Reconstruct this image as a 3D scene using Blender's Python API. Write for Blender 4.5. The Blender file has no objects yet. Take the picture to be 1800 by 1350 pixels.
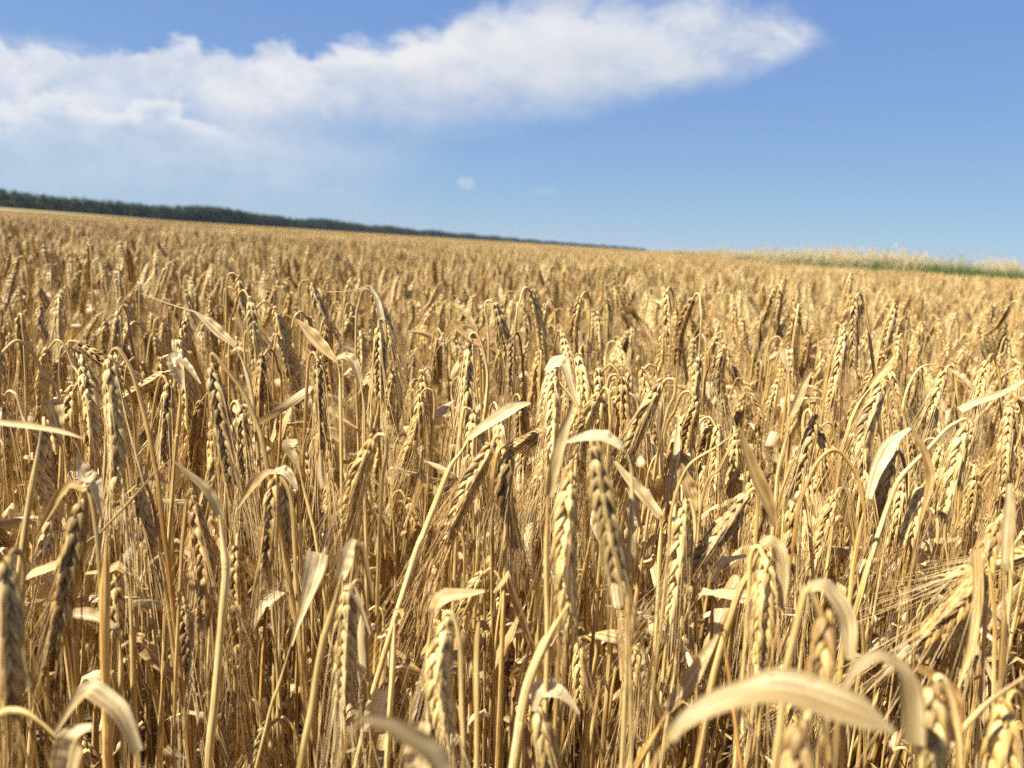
import bpy, math, random
import numpy as np
from mathutils import Vector, Matrix, Euler

scene = bpy.context.scene
COL = scene.collection
random.seed(11)
RNG = np.random.default_rng(11)
R = math.radians

# ------------------------------------------------------------------ camera
CAM_Z = 0.90
ROLL, PITCH = R(3.63), R(11.3)
F_PX = 1247.0
cam_d = bpy.data.cameras.new('camera')
cam = bpy.data.objects.new('camera', cam_d)
COL.objects.link(cam)
cam_d.sensor_width = 36.0
cam_d.lens = 36.0 * F_PX / 1800.0
cam_d.clip_start, cam_d.clip_end = 0.01, 20000
CAM_R = (Matrix.Rotation(math.pi / 2 - PITCH, 3, 'X') @ Matrix.Rotation(ROLL, 3, 'Z'))
cam.matrix_world = Matrix.Translation((0, 0, CAM_Z)) @ CAM_R.to_4x4()
cam_d.dof.use_dof = True
cam_d.dof.focus_distance = 0.60
cam_d.dof.aperture_fstop = cam_d.lens / 3.6      # 3.6 mm pupil: a phone's main lens
cam_d.dof.aperture_blades = 0
scene.camera = cam
CR = np.array(CAM_R)


def P(px, py, d):
    """a pixel of the 1800 x 1350 photograph at depth d (m) -> world"""
    return CR @ np.array([(px - 900) / F_PX * d, -(py - 675) / F_PX * d, -d]) + np.array([0, 0, CAM_Z])


def proj(p):
    q = CR.T @ (np.asarray(p, float) - np.array([0, 0, CAM_Z]))
    d = -q[2]
    return 900 + F_PX * q[0] / d, 675 - F_PX * q[1] / d, d


def pix_dir(px, py):
    v = CR @ np.array([(px - 900) / F_PX, -(py - 675) / F_PX, -1.0])
    v /= np.linalg.norm(v)
    return math.atan2(v[0], v[1]), math.asin(v[2])


# ------------------------------------------------------------------ light
SUN_AZ, SUN_EL = R(-112), R(55)        # clockwise from the view axis (+Y), above the horizon
sd = Vector((math.sin(SUN_AZ) * math.cos(SUN_EL), math.cos(SUN_AZ) * math.cos(SUN_EL), math.sin(SUN_EL)))
sun_d = bpy.data.lights.new('sun', 'SUN')
sun_d.energy, sun_d.angle, sun_d.color = 4.9, R(0.53), (1.0, 0.965, 0.90)
sun = bpy.data.objects.new('sun', sun_d)
sun.rotation_euler = sd.to_track_quat('Z', 'Y').to_euler()
COL.objects.link(sun)

scene.view_settings.view_transform = 'Standard'
scene.view_settings.look = 'None'
scene.view_settings.exposure = 1.33
scene.view_settings.gamma = 1.0
scene.cycles.max_bounces = 6
scene.cycles.diffuse_bounces = 3
scene.cycles.glossy_bounces = 2
scene.cycles.transmission_bounces = 3
scene.cycles.caustics_reflective = False
scene.cycles.caustics_refractive = False
scene.cycles.use_denoising = False
scene.cycles.use_adaptive_sampling = True
scene.cycles.adaptive_threshold = 0.012

world = bpy.data.worlds.new('World')
scene.world = world
world.use_nodes = True


class NT:
    """small helper to write node trees"""
    def __init__(s, tree):
        s.t = tree
        tree.nodes.clear()

    def n(s, kind, **kw):
        o = s.t.nodes.new(kind)
        ins = kw.pop('ins', {})
        for k, v in kw.items():
            setattr(o, k, v)
        for k, v in ins.items():
            s.put(o.inputs[k], v)
        return o

    def put(s, sock, v):
        if isinstance(v, bpy.types.NodeSocket):
            s.t.links.new(v, sock)
        else:
            sock.default_value = v

    def math(s, op, a, b=0.0, c=0.0, clamp=False):
        o = s.n('ShaderNodeMath', operation=op, use_clamp=clamp)
        s.put(o.inputs[0], a); s.put(o.inputs[1], b); s.put(o.inputs[2], c)
        return o.outputs[0]

    def mix(s, f, a, b, blend='MIX'):
        o = s.n('ShaderNodeMix', data_type='RGBA', blend_type=blend)
        s.put(o.inputs[0], f); s.put(o.inputs[6], a); s.put(o.inputs[7], b)
        return o.outputs[2]

    def smooth(s, x, lo, hi):
        o = s.n('ShaderNodeMapRange', interpolation_type='SMOOTHSTEP')
        s.put(o.inputs[0], x); s.put(o.inputs[1], lo); s.put(o.inputs[2], hi)
        return o.outputs[0]

    def noise(s, vec, scale, detail=3.0, rough=0.5, dims='3D', dist=0.0):
        o = s.n('ShaderNodeTexNoise', noise_dimensions=dims)
        s.put(o.inputs['Vector'], vec)
        o.inputs['Scale'].default_value = scale
        o.inputs['Detail'].default_value = detail
        o.inputs['Roughness'].default_value = rough
        o.inputs['Distortion'].default_value = dist
        return o

    def ramp(s, x, stops):
        o = s.n('ShaderNodeValToRGB')
        e = o.color_ramp.elements
        while len(e) < len(stops):
            e.new(0.5)
        for el, (p, c) in zip(e, stops):
            el.position = p
            el.color = (*c, 1) if len(c) == 3 else c
        s.put(o.inputs[0], x)
        return o.outputs[0]

    def curve(s, x, pts, lo, hi):
        """piecewise function through pts over [lo, hi] (both axes mapped to 0..1)"""
        xs = [p[0] for p in pts]; ys = [p[1] for p in pts]
        xa, xb, ya, yb = min(xs), max(xs), lo, hi
        m = s.n('ShaderNodeMapRange')
        s.put(m.inputs[0], x); m.inputs[1].default_value = xa; m.inputs[2].default_value = xb
        o = s.n('ShaderNodeFloatCurve')
        c = o.mapping.curves[0]
        q = [((a - xa) / (xb - xa), (b - ya) / (yb - ya)) for a, b in pts]
        while len(c.points) < len(q):
            c.points.new(0.5, 0.5)
        for pt, (a, b) in zip(c.points, q):
            pt.location = (a, b); pt.handle_type = 'AUTO_CLAMPED'
        o.mapping.update()
        s.put(o.inputs['Value'], m.outputs[0])
        return s.math('MULTIPLY_ADD', o.outputs[0], yb - ya, ya)


# ---- sky: Nishita sky with a bank of cloud laid out in azimuth and elevation
w = NT(world.node_tree)
sky = w.n('ShaderNodeTexSky', sky_type='NISHITA', sun_disc=False, sun_elevation=SUN_EL, sun_rotation=SUN_AZ,
          air_density=1.0, dust_density=0.0, ozone_density=6.0, altitude=300)
sc_ = w.n('ShaderNodeSeparateColor', ins={0: sky.outputs[0]})          # channels regraded by power and gain: an evener sky from zenith to horizon
sky_soft = w.n('ShaderNodeCombineColor', ins={0: w.math('MULTIPLY', w.math('POWER', sc_.outputs[0], 0.5), 1.27),
                                              1: w.math('MULTIPLY', w.math('POWER', sc_.outputs[1], 0.5), 1.66),
                                              2: w.math('MULTIPLY', w.math('POWER', sc_.outputs[2], 0.20), 3.88)}).outputs[0]
tc = w.n('ShaderNodeTexCoord')
sp = w.n('ShaderNodeSeparateXYZ', ins={0: tc.outputs['Generated']})
az = w.math('ARCTAN2', sp.outputs[0], sp.outputs[1])
el = w.math('ARCSINE', sp.outputs[2])
sq = w.n('ShaderNodeCombineXYZ', ins={0: az, 1: w.math('MULTIPLY', el, 1.6), 2: 3.7})
sq = sq.outputs[0]
top_px = [(-700, 20), (-350, 70), (-120, 40), (0, 58), (40, 74), (90, 76), (180, 88), (260, 76), (335, 68), (362, 92), (415, 98),
          (480, 84), (530, 94), (600, 62), (700, 46), (800, 8), (950, -22), (1100, -30), (1300, -24), (1400, 0), (1450, 40), (1500, 120), (1800, 160)]
bot_px = [(-700, 330), (-350, 320), (0, 330), (200, 325), (420, 312), (560, 288), (700, 256), (850, 236), (1000, 206), (1130, 188), (1250, 162), (1330, 140),
          (1400, 112), (1450, 84), (1500, 120), (1800, 160)]
top = [pix_dir(*p) for p in top_px]
bot = [pix_dir(*p) for p in bot_px]
E_LO, E_HI = -0.05, 0.75
n_big = w.noise(sq, 5.0, 6, 0.58).outputs[0]
n_fine = w.noise(sq, 17.0, 6, 0.62, dist=0.25).outputs[0]
n_wisp = w.noise(sq, 9.0, 7, 0.66, dist=0.6).outputs[0]
wob = w.math('ADD', w.math('MULTIPLY', w.math('SUBTRACT', n_big, 0.5), 0.06), w.math('MULTIPLY', w.math('SUBTRACT', n_fine, 0.5), 0.075))
elw = w.math('ADD', el, wob)
c_top = w.curve(az, top, E_LO, E_HI)
c_bot = w.curve(az, bot, E_LO, E_HI)
dt = w.math('SUBTRACT', c_top, elw)
db = w.math('SUBTRACT', w.math('MULTIPLY_ADD', wob, 0.40, el), c_bot)
# the crown of the bank is crisp on the left and feathers out to the right; its base dissolves on the left
az_l, az_r = pix_dir(300, 100)[0], pix_dir(1350, 100)[0]
rightness = w.smooth(az, az_l, az_r)
soft_t = w.math('MULTIPLY_ADD', rightness, 0.035, 0.016)
soft_b = w.math('MULTIPLY_ADD', rightness, -0.095, 0.125)
a_t = w.smooth(w.math('DIVIDE', dt, soft_t), -0.15, 1.0)
a_b = w.smooth(w.math('DIVIDE', db, soft_b), -0.3, 1.0)
body = w.math('MULTIPLY', a_t, a_b)
thick = w.smooth(w.math('ADD', w.math('MULTIPLY', n_wisp, 0.6), w.math('MULTIPLY', n_big, 0.6)), 0.30, 0.72)
body = w.math('MULTIPLY', body, w.math('MULTIPLY_ADD', thick, 0.50, 0.45))
# sunlit puffs low on the left, and a few tiny clouds over the horizon
puff_t = [pix_dir(*p) for p in [(-60, 200), (60, 172), (110, 150), (200, 190), (300, 182), (340, 200), (420, 230), (600, 260)]]
puff_c = w.curve(az, puff_t, E_LO, E_HI)
pd = w.math('SUBTRACT', puff_c, w.math('ADD', el, w.math('MULTIPLY', wob, 1.1)))
puff = w.math('MULTIPLY', w.smooth(pd, -0.004, 0.010), w.math('SUBTRACT', 1.0, w.smooth(pd, 0.012, 0.06)))
puff = w.math('MULTIPLY', puff, w.math('SUBTRACT', 1.0, w.smooth(az, pix_dir(330, 200)[0], pix_dir(520, 200)[0])))


def blob(px, py, rx, ry, k):
    a0, e0 = pix_dir(px, py)
    dx = w.math('DIVIDE', w.math('SUBTRACT', az, a0), rx / F_PX)
    dy = w.math('DIVIDE', w.math('SUBTRACT', w.math('MULTIPLY_ADD', wob, 0.25, el), e0), ry / F_PX)
    r2 = w.math('ADD', w.math('MULTIPLY', dx, dx), w.math('MULTIPLY', dy, dy))
    return w.math('MULTIPLY', w.math('SUBTRACT', 1.0, w.smooth(r2, 0.1, 1.3)), k)


tiny = 0.0
for b in [(818, 325, 17, 11, 0.42), (826, 319, 9, 8, 0.4), (562, 337, 60, 9, 0.30), (272, 321, 45, 12, 0.22), (125, 318, 30, 8, 0.15), (955, 336, 26, 8, 0.16)]:
    t_ = blob(*b)
    tiny = t_ if tiny == 0.0 else w.math('MAXIMUM', tiny, t_)
torn = w.math('MULTIPLY_ADD', w.smooth(n_wisp, 0.36, 0.60), 0.55, 0.45)          # the far end is torn into wisps
endness = w.smooth(az, pix_dir(1080, 100)[0], pix_dir(1420, 60)[0])
body = w.math('MULTIPLY', body, w.math('MULTIPLY_ADD', w.math('SUBTRACT', torn, 1.0), endness, 1.0))
leftness = w.math('SUBTRACT', 1.0, w.smooth(az, pix_dir(380, 200)[0], pix_dir(860, 240)[0]))
veil = w.math('MULTIPLY', w.smooth(el, pix_dir(300, 400)[1], pix_dir(300, 230)[1]), w.math('SUBTRACT', 1.0, w.smooth(elw, pix_dir(300, 160)[1], pix_dir(300, 80)[1])))
veil = w.math('MULTIPLY', w.math('MULTIPLY', veil, leftness), w.math('MULTIPLY_ADD', thick, 0.25, 0.38))
gaps = w.math('MULTIPLY_ADD', w.math('MULTIPLY', leftness, w.smooth(dt, 0.03, 0.10)), w.math('MULTIPLY', w.math('SUBTRACT', thick, 1.0), 0.55), 1.0)
body = w.math('MAXIMUM', w.math('MULTIPLY', body, gaps), veil)
dens = w.math('MAXIMUM', w.math('MAXIMUM', body, tiny), w.math('MULTIPLY', puff, 0.85), clamp=True)
lit = w.math('ADD', w.math('MULTIPLY', thick, 0.5), w.math('MULTIPLY', w.math('ADD', puff, w.math('SUBTRACT', 1.0, w.smooth(dt, 0.0, 0.11))), 0.5))  # sunlight on crown and puffs, painted into the cloud colour
lit = w.math('SUBTRACT', lit, w.math('MULTIPLY', rightness, 0.25), clamp=True)
c_col = w.mix(lit, (4.75, 5.2, 5.9, 1), (6.75, 6.75, 6.85, 1))
sh = w.n('ShaderNodeVectorMath', operation='ADD', ins={0: sq, 1: (-0.022, 0.030, 0)}).outputs[0]
n_b2 = w.noise(sq, 9.0, 6, 0.6).outputs[0]
n_b3 = w.noise(sh, 9.0, 6, 0.6).outputs[0]
rel = w.math('MULTIPLY', w.math('SUBTRACT', n_b2, n_b3), w.math('MULTIPLY_ADD', rightness, -1.8, 2.6))  # painted self-shading: offset noise difference brightens the sunward side of each billow
lit2 = w.math('ADD', lit, rel, clamp=True)
w.t.links.new(lit2, c_col.node.inputs[0])
sky_col = w.mix(dens, sky_soft, c_col)
bg = w.n('ShaderNodeBackground', ins={0: sky_col, 1: 0.0517})
wo = w.n('ShaderNodeOutputWorld', ins={0: bg.outputs[0]})


# ------------------------------------------------------------------ materials
def new_mat(name):
    m = bpy.data.materials.new(name)
    m.use_nodes = True
    return m, NT(m.node_tree)


def straw(name, dark, mid, pale, rough=0.5, streak=70.0, trans=0.0, spots=0.0, bump=0.25, vscale=6.0, tone=False, spec=0.4):
    """dry plant tissue: length-wise fibres, a tone of its own for every object, dark mildew flecks"""
    m, t = new_mat(name)
    uv = t.n('ShaderNodeUVMap', uv_map='UVMap').outputs[0]
    oi = t.n('ShaderNodeObjectInfo')
    off = t.n('ShaderNodeCombineXYZ', ins={0: t.math('MULTIPLY', oi.outputs['Random'], 37.0), 1: t.math('MULTIPLY', oi.outputs['Random'], 91.0)}).outputs[0]
    st = t.n('ShaderNodeVectorMath', operation='MULTIPLY', ins={0: uv, 1: (streak, vscale, 1)}).outputs[0]
    st = t.n('ShaderNodeVectorMath', operation='ADD', ins={0: st, 1: off}).outputs[0]
    fib = t.noise(st, 1.0, 3, 0.6, '2D').outputs[0]
    br = t.n('ShaderNodeVectorMath', operation='MULTIPLY', ins={0: uv, 1: (1.5, 3.0, 1)}).outputs[0]
    br = t.n('ShaderNodeVectorMath', operation='ADD', ins={0: br, 1: off}).outputs[0]
    broad = t.noise(br, 1.0, 3, 0.6, '2D').outputs[0]
    fib = t.smooth(fib, 0.25, 0.75)
    k = t.math('ADD', t.math('MULTIPLY', fib, 0.60), t.math('MULTIPLY', broad, 0.55))
    k = t.math('ADD', k, t.math('MULTIPLY', t.math('SUBTRACT', oi.outputs['Random'], 0.5), 0.28))
    if tone:
        at = t.n('ShaderNodeAttribute', attribute_name='tone')
        k = t.math('ADD', k, t.math('MULTIPLY', t.math('SUBTRACT', at.outputs['Fac'], 0.5), 0.34))
    col = t.ramp(k, [(0.30, dark), (0.58, mid), (0.88, pale)])
    if spots:
        sv = t.n('ShaderNodeVectorMath', operation='MULTIPLY', ins={0: uv, 1: (9, 22, 1)}).outputs[0]
        sv = t.n('ShaderNodeVectorMath', operation='ADD', ins={0: sv, 1: off}).outputs[0]
        s1 = t.noise(sv, 1.0, 4, 0.7, '2D').outputs[0]
        sm = t.math('MULTIPLY', t.smooth(s1, 0.56, 0.68), spots)
        sm = t.math('MULTIPLY', sm, t.smooth(broad, 0.42, 0.6))
        col = t.mix(sm, col, (0.10, 0.065, 0.035, 1))
    r2 = t.math('FRACT', t.math('MULTIPLY', oi.outputs['Random'], 23.7))
    tint = t.ramp(r2, [(0.0, (0.66, 0.63, 0.58)), (0.08, (0.88, 0.86, 0.82)), (0.25, (1.03, 1.02, 1.0)), (0.62, (1.02, 1.0, 0.95)), (0.80, (0.97, 0.88, 0.72)), (0.92, (0.84, 0.70, 0.52)), (1.0, (1.08, 1.08, 1.1))])
    col = t.mix(1.0, col, tint, 'MULTIPLY')
    col = t.mix(1.0, col, oi.outputs['Color'], 'MULTIPLY')
    bmp = t.n('ShaderNodeBump', ins={'Strength': bump, 'Distance': 0.0006, 'Height': fib})
    bs = t.n('ShaderNodeBsdfPrincipled', ins={'Base Color': col, 'Roughness': rough, 'Normal': bmp.outputs[0], 'Specular IOR Level': spec})
    out = bs.outputs[0]
    if trans:
        tr = t.n('ShaderNodeBsdfTranslucent', ins={'Color': t.mix(1.0, col, (1.0, 0.86, 0.62, 1), 'MULTIPLY'), 'Normal': bmp.outputs[0]})
        out = t.n('ShaderNodeMixShader', ins={0: trans, 1: out, 2: tr.outputs[0]}).outputs[0]
    t.n('ShaderNodeOutputMaterial', ins={0: out})
    return m


M_STEM = straw('straw_stem', (0.25, 0.135, 0.038), (0.58, 0.385, 0.125), (0.78, 0.60, 0.27), 0.42, 5, 0, 0.5, 0.5, 1.0)
M_EAR = straw('ripe_grain', (0.19, 0.108, 0.036), (0.50, 0.338, 0.112), (0.73, 0.55, 0.23), 0.5, 7, 0, 0.0, 0.35, 3.0, tone=True)
M_AWN = straw('dry_awn', (0.34, 0.205, 0.07), (0.62, 0.42, 0.17), (0.80, 0.62, 0.33), 0.45, 1, 0, 0, 0.0, 2.0)
M_LEAF = straw('dry_leaf', (0.40, 0.265, 0.10), (0.66, 0.50, 0.235), (0.80, 0.69, 0.43), 0.5, 9, 0.30, 0.6, 0.35, 0.3, tone=True)


def simple_mat(name, ramp_stops, scale, rough=0.9, detail=5, coord='Object', bump=0.0):
    m, t = new_mat(name)
    c = t.n('ShaderNodeTexCoord')
    n = t.noise(c.outputs[coord], scale, detail, 0.6)
    col = t.ramp(n.outputs[0], ramp_stops)
    bs = t.n('ShaderNodeBsdfPrincipled', ins={'Base Color': col, 'Roughness': rough, 'Specular IOR Level': 0.2})
    if bump:
        b = t.n('ShaderNodeBump', ins={'Strength': bump, 'Distance': 0.02, 'Height': n.outputs[0]})
        t.put(bs.inputs['Normal'], b.outputs[0])
    t.n('ShaderNodeOutputMaterial', ins={0: bs.outputs[0]})
    return m


# ------------------------------------------------------------------ mesh building
class G:
    def __init__(s):
        s.v, s.f, s.uv, s.tone, s.mi, s.n = [], [], [], [], [], 0

    def add(s, v, f, uv, tone=0.5, mi=0):
        v = np.asarray(v, float).reshape(-1, 3)
        s.v.append(v)
        s.uv.append(np.asarray(uv, float).reshape(-1, 2))
        s.tone.append(np.full(len(v), tone) if np.isscalar(tone) else np.asarray(tone))
        f = np.asarray(f, int)
        s.f.append(f + s.n)
        s.mi.append(np.full(len(f), mi))
        s.n += len(v)

    def mesh(s, name, mats):
        me = bpy.data.meshes.new(name)
        v = np.concatenate(s.v)
        me.vertices.add(len(v)); me.vertices.foreach_set('co', v.ravel())
        starts, loops, mi = [], [], []
        at = 0
        for f, m in zip(s.f, s.mi):
            k = f.shape[1]
            starts.append(np.arange(len(f)) * k + at)
            loops.append(f.ravel()); at += f.size; mi.append(m)
        loops = np.concatenate(loops); starts = np.concatenate(starts); mi = np.concatenate(mi)
        me.loops.add(len(loops)); me.loops.foreach_set('vertex_index', loops.astype(np.int32))
        me.polygons.add(len(starts)); me.polygons.foreach_set('loop_start', starts.astype(np.int32))
        me.polygons.foreach_set('material_index', mi.astype(np.int32))
        me.polygons.foreach_set('use_smooth', np.ones(len(starts), bool))
        uvl = me.uv_layers.new(name='UVMap')
        uvl.data.foreach_set('uv', np.concatenate(s.uv)[loops].ravel())
        a = me.attributes.new('tone', 'FLOAT', 'POINT')
        a.data.foreach_set('value', np.concatenate(s.tone))
        for m in mats:
            me.materials.append(m)
        me.update(calc_edges=True)
        return me


def unit(v):
    v = np.asarray(v, float)
    return v / (np.linalg.norm(v, axis=-1, keepdims=True) + 1e-12)


def spline(ctrl, n, adapt=False):
    """Catmull-Rom through ctrl, n samples evenly spaced along its length"""
    c = np.asarray(ctrl, float)
    if len(c) == 2:
        t = np.linspace(0, 1, n)[:, None]
        return c[0] * (1 - t) + c[1] * t
    p = np.vstack([2 * c[0] - c[1], c, 2 * c[-1] - c[-2]])
    out = []
    for i in range(len(c) - 1):
        p0, p1, p2, p3 = p[i:i + 4]
        t = np.linspace(0, 1, 14, endpoint=False)[:, None]
        out.append(0.5 * (2 * p1 + (p2 - p0) * t + (2 * p0 - 5 * p1 + 4 * p2 - p3) * t ** 2 + (3 * p1 - p0 - 3 * p2 + p3) * t ** 3))
    out.append(c[-1:])
    q = np.vstack(out)
    s = np.concatenate([[0], np.cumsum(np.linalg.norm(np.diff(q, axis=0), axis=1))])
    if adapt:                                  # more samples where it bends
        tt = unit(np.diff(q, axis=0))
        ang = np.arccos(np.clip(np.sum(tt[1:] * tt[:-1], 1), -1, 1))
        ang = np.concatenate([[0], ang]); ang = (ang + np.roll(ang, -1)) / 2
        w_ = np.diff(s) / s[-1] + 1.1 * ang / max(ang.sum(), 1.2)
        cw = np.concatenate([[0], np.cumsum(w_)])
        u = np.linspace(0, cw[-1], n)
        return np.stack([np.interp(u, cw, q[:, k]) for k in range(3)], 1)
    ss = np.linspace(0, s[-1], n)
    return np.stack([np.interp(ss, s, q[:, k]) for k in range(3)], 1)


def frames(p, a0=None):
    """tangents and a parallel-transported normal pair along p"""
    t = unit(np.gradient(p, axis=0))
    if a0 is None:
        a0 = np.cross(t[0], [0.3, 0.9, 0.2])
    A = np.zeros_like(p); a = np.asarray(a0, float)
    for i in range(len(p)):
        a = a - t[i] * np.dot(a, t[i])
        a = a / (np.linalg.norm(a) + 1e-12)
        A[i] = a
    return t, A, np.cross(t, A)


def tube(g, p, r, sides=6, mi=0, tone=0.5, cap=True):
    p = np.asarray(p, float); n = len(p)
    r = np.broadcast_to(np.asarray(r, float), (n,))
    t, A, B = frames(p)
    th = np.linspace(0, 2 * np.pi, sides, endpoint=False)
    ring = A[:, None] * np.cos(th)[None, :, None] + B[:, None] * np.sin(th)[None, :, None]
    v = p[:, None] + ring * r[:, None, None]
    s = np.concatenate([[0], np.cumsum(np.linalg.norm(np.diff(p, axis=0), axis=1))])
    uv = np.stack(np.broadcast_arrays(np.abs(np.linspace(-1, 1, sides, endpoint=False))[None], (s * 12)[:, None]), -1)
    i = np.arange(n - 1)[:, None] * sides; j = np.arange(sides)[None]; k = (j + 1) % sides
    f = np.stack([i + j, i + k, i + sides + k, i + sides + j], -1).reshape(-1, 4)
    g.add(v, f, uv, tone, mi)


def ribbon(g, p, wid, wdir, curl, mi=0, across=5, tone=0.5):
    """a leaf blade: centre line p, half-arc cross section of width wid, width direction wdir, curl angle per point"""
    p = np.asarray(p, float); n = len(p)
    t = unit(np.gradient(p, axis=0))
    W = unit(wdir - t * np.sum(wdir * t, 1, keepdims=True))
    N = np.cross(t, W)
    x = np.linspace(-0.5, 0.5, across)
    ph = float(np.abs(p[0]).sum() * 977 % 6.28)
    c = np.clip(np.asarray(curl, float), 0.05, 6.0)[:, None]
    rad = wid[:, None] / c
    X = rad * np.sin(x[None] * c); Z = rad * (1 - np.cos(x[None] * c))
    k = np.linspace(0, 1, n)[:, None]
    Z = Z + wid[:, None] * (0.10 * np.abs(x[None]) + 0.09 * x[None] * np.sin(9 * k + ph) + 0.05 * np.cos(23 * k + 2 * ph) * (x[None] > 0))
    v = p[:, None] + W[:, None] * X[..., None] + N[:, None] * Z[..., None]
    s = np.concatenate([[0], np.cumsum(np.linalg.norm(np.diff(p, axis=0), axis=1))])
    uv = np.stack(np.broadcast_arrays((x + 0.5)[None], (s * 12)[:, None]), -1)
    i = np.arange(n - 1)[:, None] * across; j = np.arange(across - 1)[None]
    f = np.stack([i + j, i + j + 1, i + across + j + 1, i + across + j], -1).reshape(-1, 4)
    g.add(v, f, uv, tone, mi)


def kernel_template(rings, sides):
    z = np.linspace(0, 1, rings)
    r = np.interp(z, [0, 0.10, 0.28, 0.46, 0.70, 0.88, 1], [0.40, 0.78, 1.0, 0.95, 0.58, 0.24, 0.07])
    th = np.linspace(0, 2 * np.pi, sides, endpoint=False)
    rr = r[:, None] * (1 + 0.13 * np.cos(5 * th))[None] if sides > 7 else np.repeat(r[:, None], sides, 1)
    bend = 0.10 * np.sin(np.pi * z)
    v = np.stack([rr * np.cos(th)[None] * 0.5 * 0.86, rr * np.sin(th)[None] * 0.5, np.repeat(z[:, None], sides, 1)], -1)
    v[..., 0] += bend[:, None]
    uv = np.stack(np.broadcast_arrays(np.abs(np.linspace(-1, 1, sides, endpoint=False))[None], (z * 0.4)[:, None]), -1)
    i = np.arange(rings - 1)[:, None] * sides; j = np.arange(sides)[None]; k = (j + 1) % sides
    f = np.stack([i + j, i + k, i + sides + k, i + sides + j], -1).reshape(-1, 4)
    return v.reshape(-1, 3), uv.reshape(-1, 2), f


KT = {'hi': kernel_template(8, 15), 'mid': kernel_template(5, 6), 'low': kernel_template(3, 4)}


def build_ear(g, ga, base, tip, a0, rng, lod='hi', bow=None, ks=1.0, awn_len=0.10, mi=0, mia=0, keep=0.8, splay=1.0):
    """six-rowed barley ear: a rachis with alternating triplets of husked grains, each grain ending in a long awn"""
    base, tip = np.asarray(base, float), np.asarray(tip, float)
    L = np.linalg.norm(tip - base)
    ctrl = [base, (base + tip) / 2 + (bow if bow is not None else 0), tip]
    n = max(8, int(L / (0.0029 if lod != 'low' else 0.0052)))
    p = spline(ctrl, n)
    t, A, B = frames(p, a0)
    kv, kuv, kf = KT[lod]
    nv = len(kv)
    tube(g, p, 0.0012, 5 if lod == 'hi' else 3, mi, 0.35)
    V, U, F, T = [], [], [], []
    awns = []
    for i in range(n):
        s = i / (n - 1)
        side = 1 if i % 2 else -1
        size = (0.72 + 0.36 * math.sin(math.pi * min(1, 0.15 + s * 0.8))) * ks
        size *= 0.55 + 0.45 * min(1, s / 0.14)
        angs = (0, 57, -57) if lod != 'low' else (35, -35)
        for j, ang in enumerate(angs):
            if rng.random() < 0.025:
                continue
            q = R(ang + rng.normal(0, 6))
            out = side * (A[i] * math.cos(q)) + B[i] * math.sin(q)
            tilt = R((27 if j else 21) - 7 * s + rng.normal(0, 2.5))
            kd = unit(t[i] * math.cos(tilt) + out * math.sin(tilt))
            kx = unit(out - kd * np.dot(out, kd))
            ky = np.cross(kd, kx)
            ln = 0.0116 * size * rng.normal(1, 0.05)
            wd = 0.0043 * size * rng.normal(1, 0.06)
            o = p[i] + out * 0.0010 - t[i] * 0.002
            V.append(o + kv[:, :1] * wd * kx + kv[:, 1:2] * wd * ky + kv[:, 2:] * ln * kd)
            U.append(kuv + rng.random(2) * 7)
            F.append(kf + nv * len(F))
            T.append(np.full(nv, rng.random()))
            if rng.random() < keep:
                awns.append((o + kd * ln * 0.97, unit(t[i] * 0.9 + kd * 0.16 + out * 0.07 * splay + rng.normal(0, 0.035 * splay, 3)), t[i], s))
    g.add(np.concatenate(V), np.concatenate(F), np.concatenate(U), np.concatenate(T), mi)
    if ga is not None:
        seg = {'hi': 6, 'mid': 4, 'low': 2}[lod]
        if lod == 'low':
            awns = awns[::4]
        for o, d, tt, s in awns:
            ln = awn_len * (rng.uniform(0.55, 1.05) if rng.random() < 0.72 else rng.uniform(0.1, 0.5))
            k = np.linspace(0, 1, seg + 1)[:, None]
            bend = rng.normal(0, 0.05, 3) * ln
            pts = o + d * ln * k + (bend + np.array([0, 0, -0.03 * ln])) * k ** 2
            tube(ga, pts, np.linspace(0.00027 if lod != 'low' else 0.0006, 0.00012 if lod != 'low' else 0.0003, seg + 1), 3, mia, rng.random())
    return p


def stem_radii(p, r0, r1, sheath, rng):
    """stem that thins upwards, thicker where a leaf sheath wraps it, with swollen nodes"""
    s = np.concatenate([[0], np.cumsum(np.linalg.norm(np.diff(p, axis=0), axis=1))])
    s = s / s[-1]
    r = r0 + (r1 - r0) * s
    r = r + np.where((s < sheath), 0.0007, 0.0)
    for k in (0.22, 0.5):
        r = r + 0.0007 * np.exp(-((s - k) / 0.012) ** 2)
    return r


def leaf_path(start, d0, length, rng, n=16, folds=1, droop=0.9):
    """blade that leaves the stem along d0 and breaks over at its folds"""
    p = [np.asarray(start, float)]
    d = unit(d0)
    fold_at = sorted(rng.choice(np.arange(3, n - 3), size=folds, replace=False)) if folds else []
    wd = unit(np.cross(d, [0, 0, 1]) + 1e-3)
    W = [wd]
    st = length / (n - 1)
    tw = rng.normal(0, 1.6) / n
    cv = rng.normal(0, 0.6, 3) / n
    for i in range(1, n):
        if i in fold_at:
            ax = unit(wd + rng.normal(0, 0.35, 3))
            ang = rng.uniform(0.9, 2.3)
            d = np.array(Matrix.Rotation(ang * (1 if np.cross(ax, d)[2] < 0 else -1), 3, Vector(ax)) @ Vector(d))
        d = unit(d + np.array([0, 0, -droop * st * 6]) + cv + rng.normal(0, 0.012, 3))
        wd = wd - d * np.dot(wd, d)
        wd = np.array(Matrix.Rotation(tw, 3, Vector(d)) @ Vector(unit(wd)))
        p.append(p[-1] + d * st)
        W.append(wd)
    return np.array(p), np.array(W)


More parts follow.
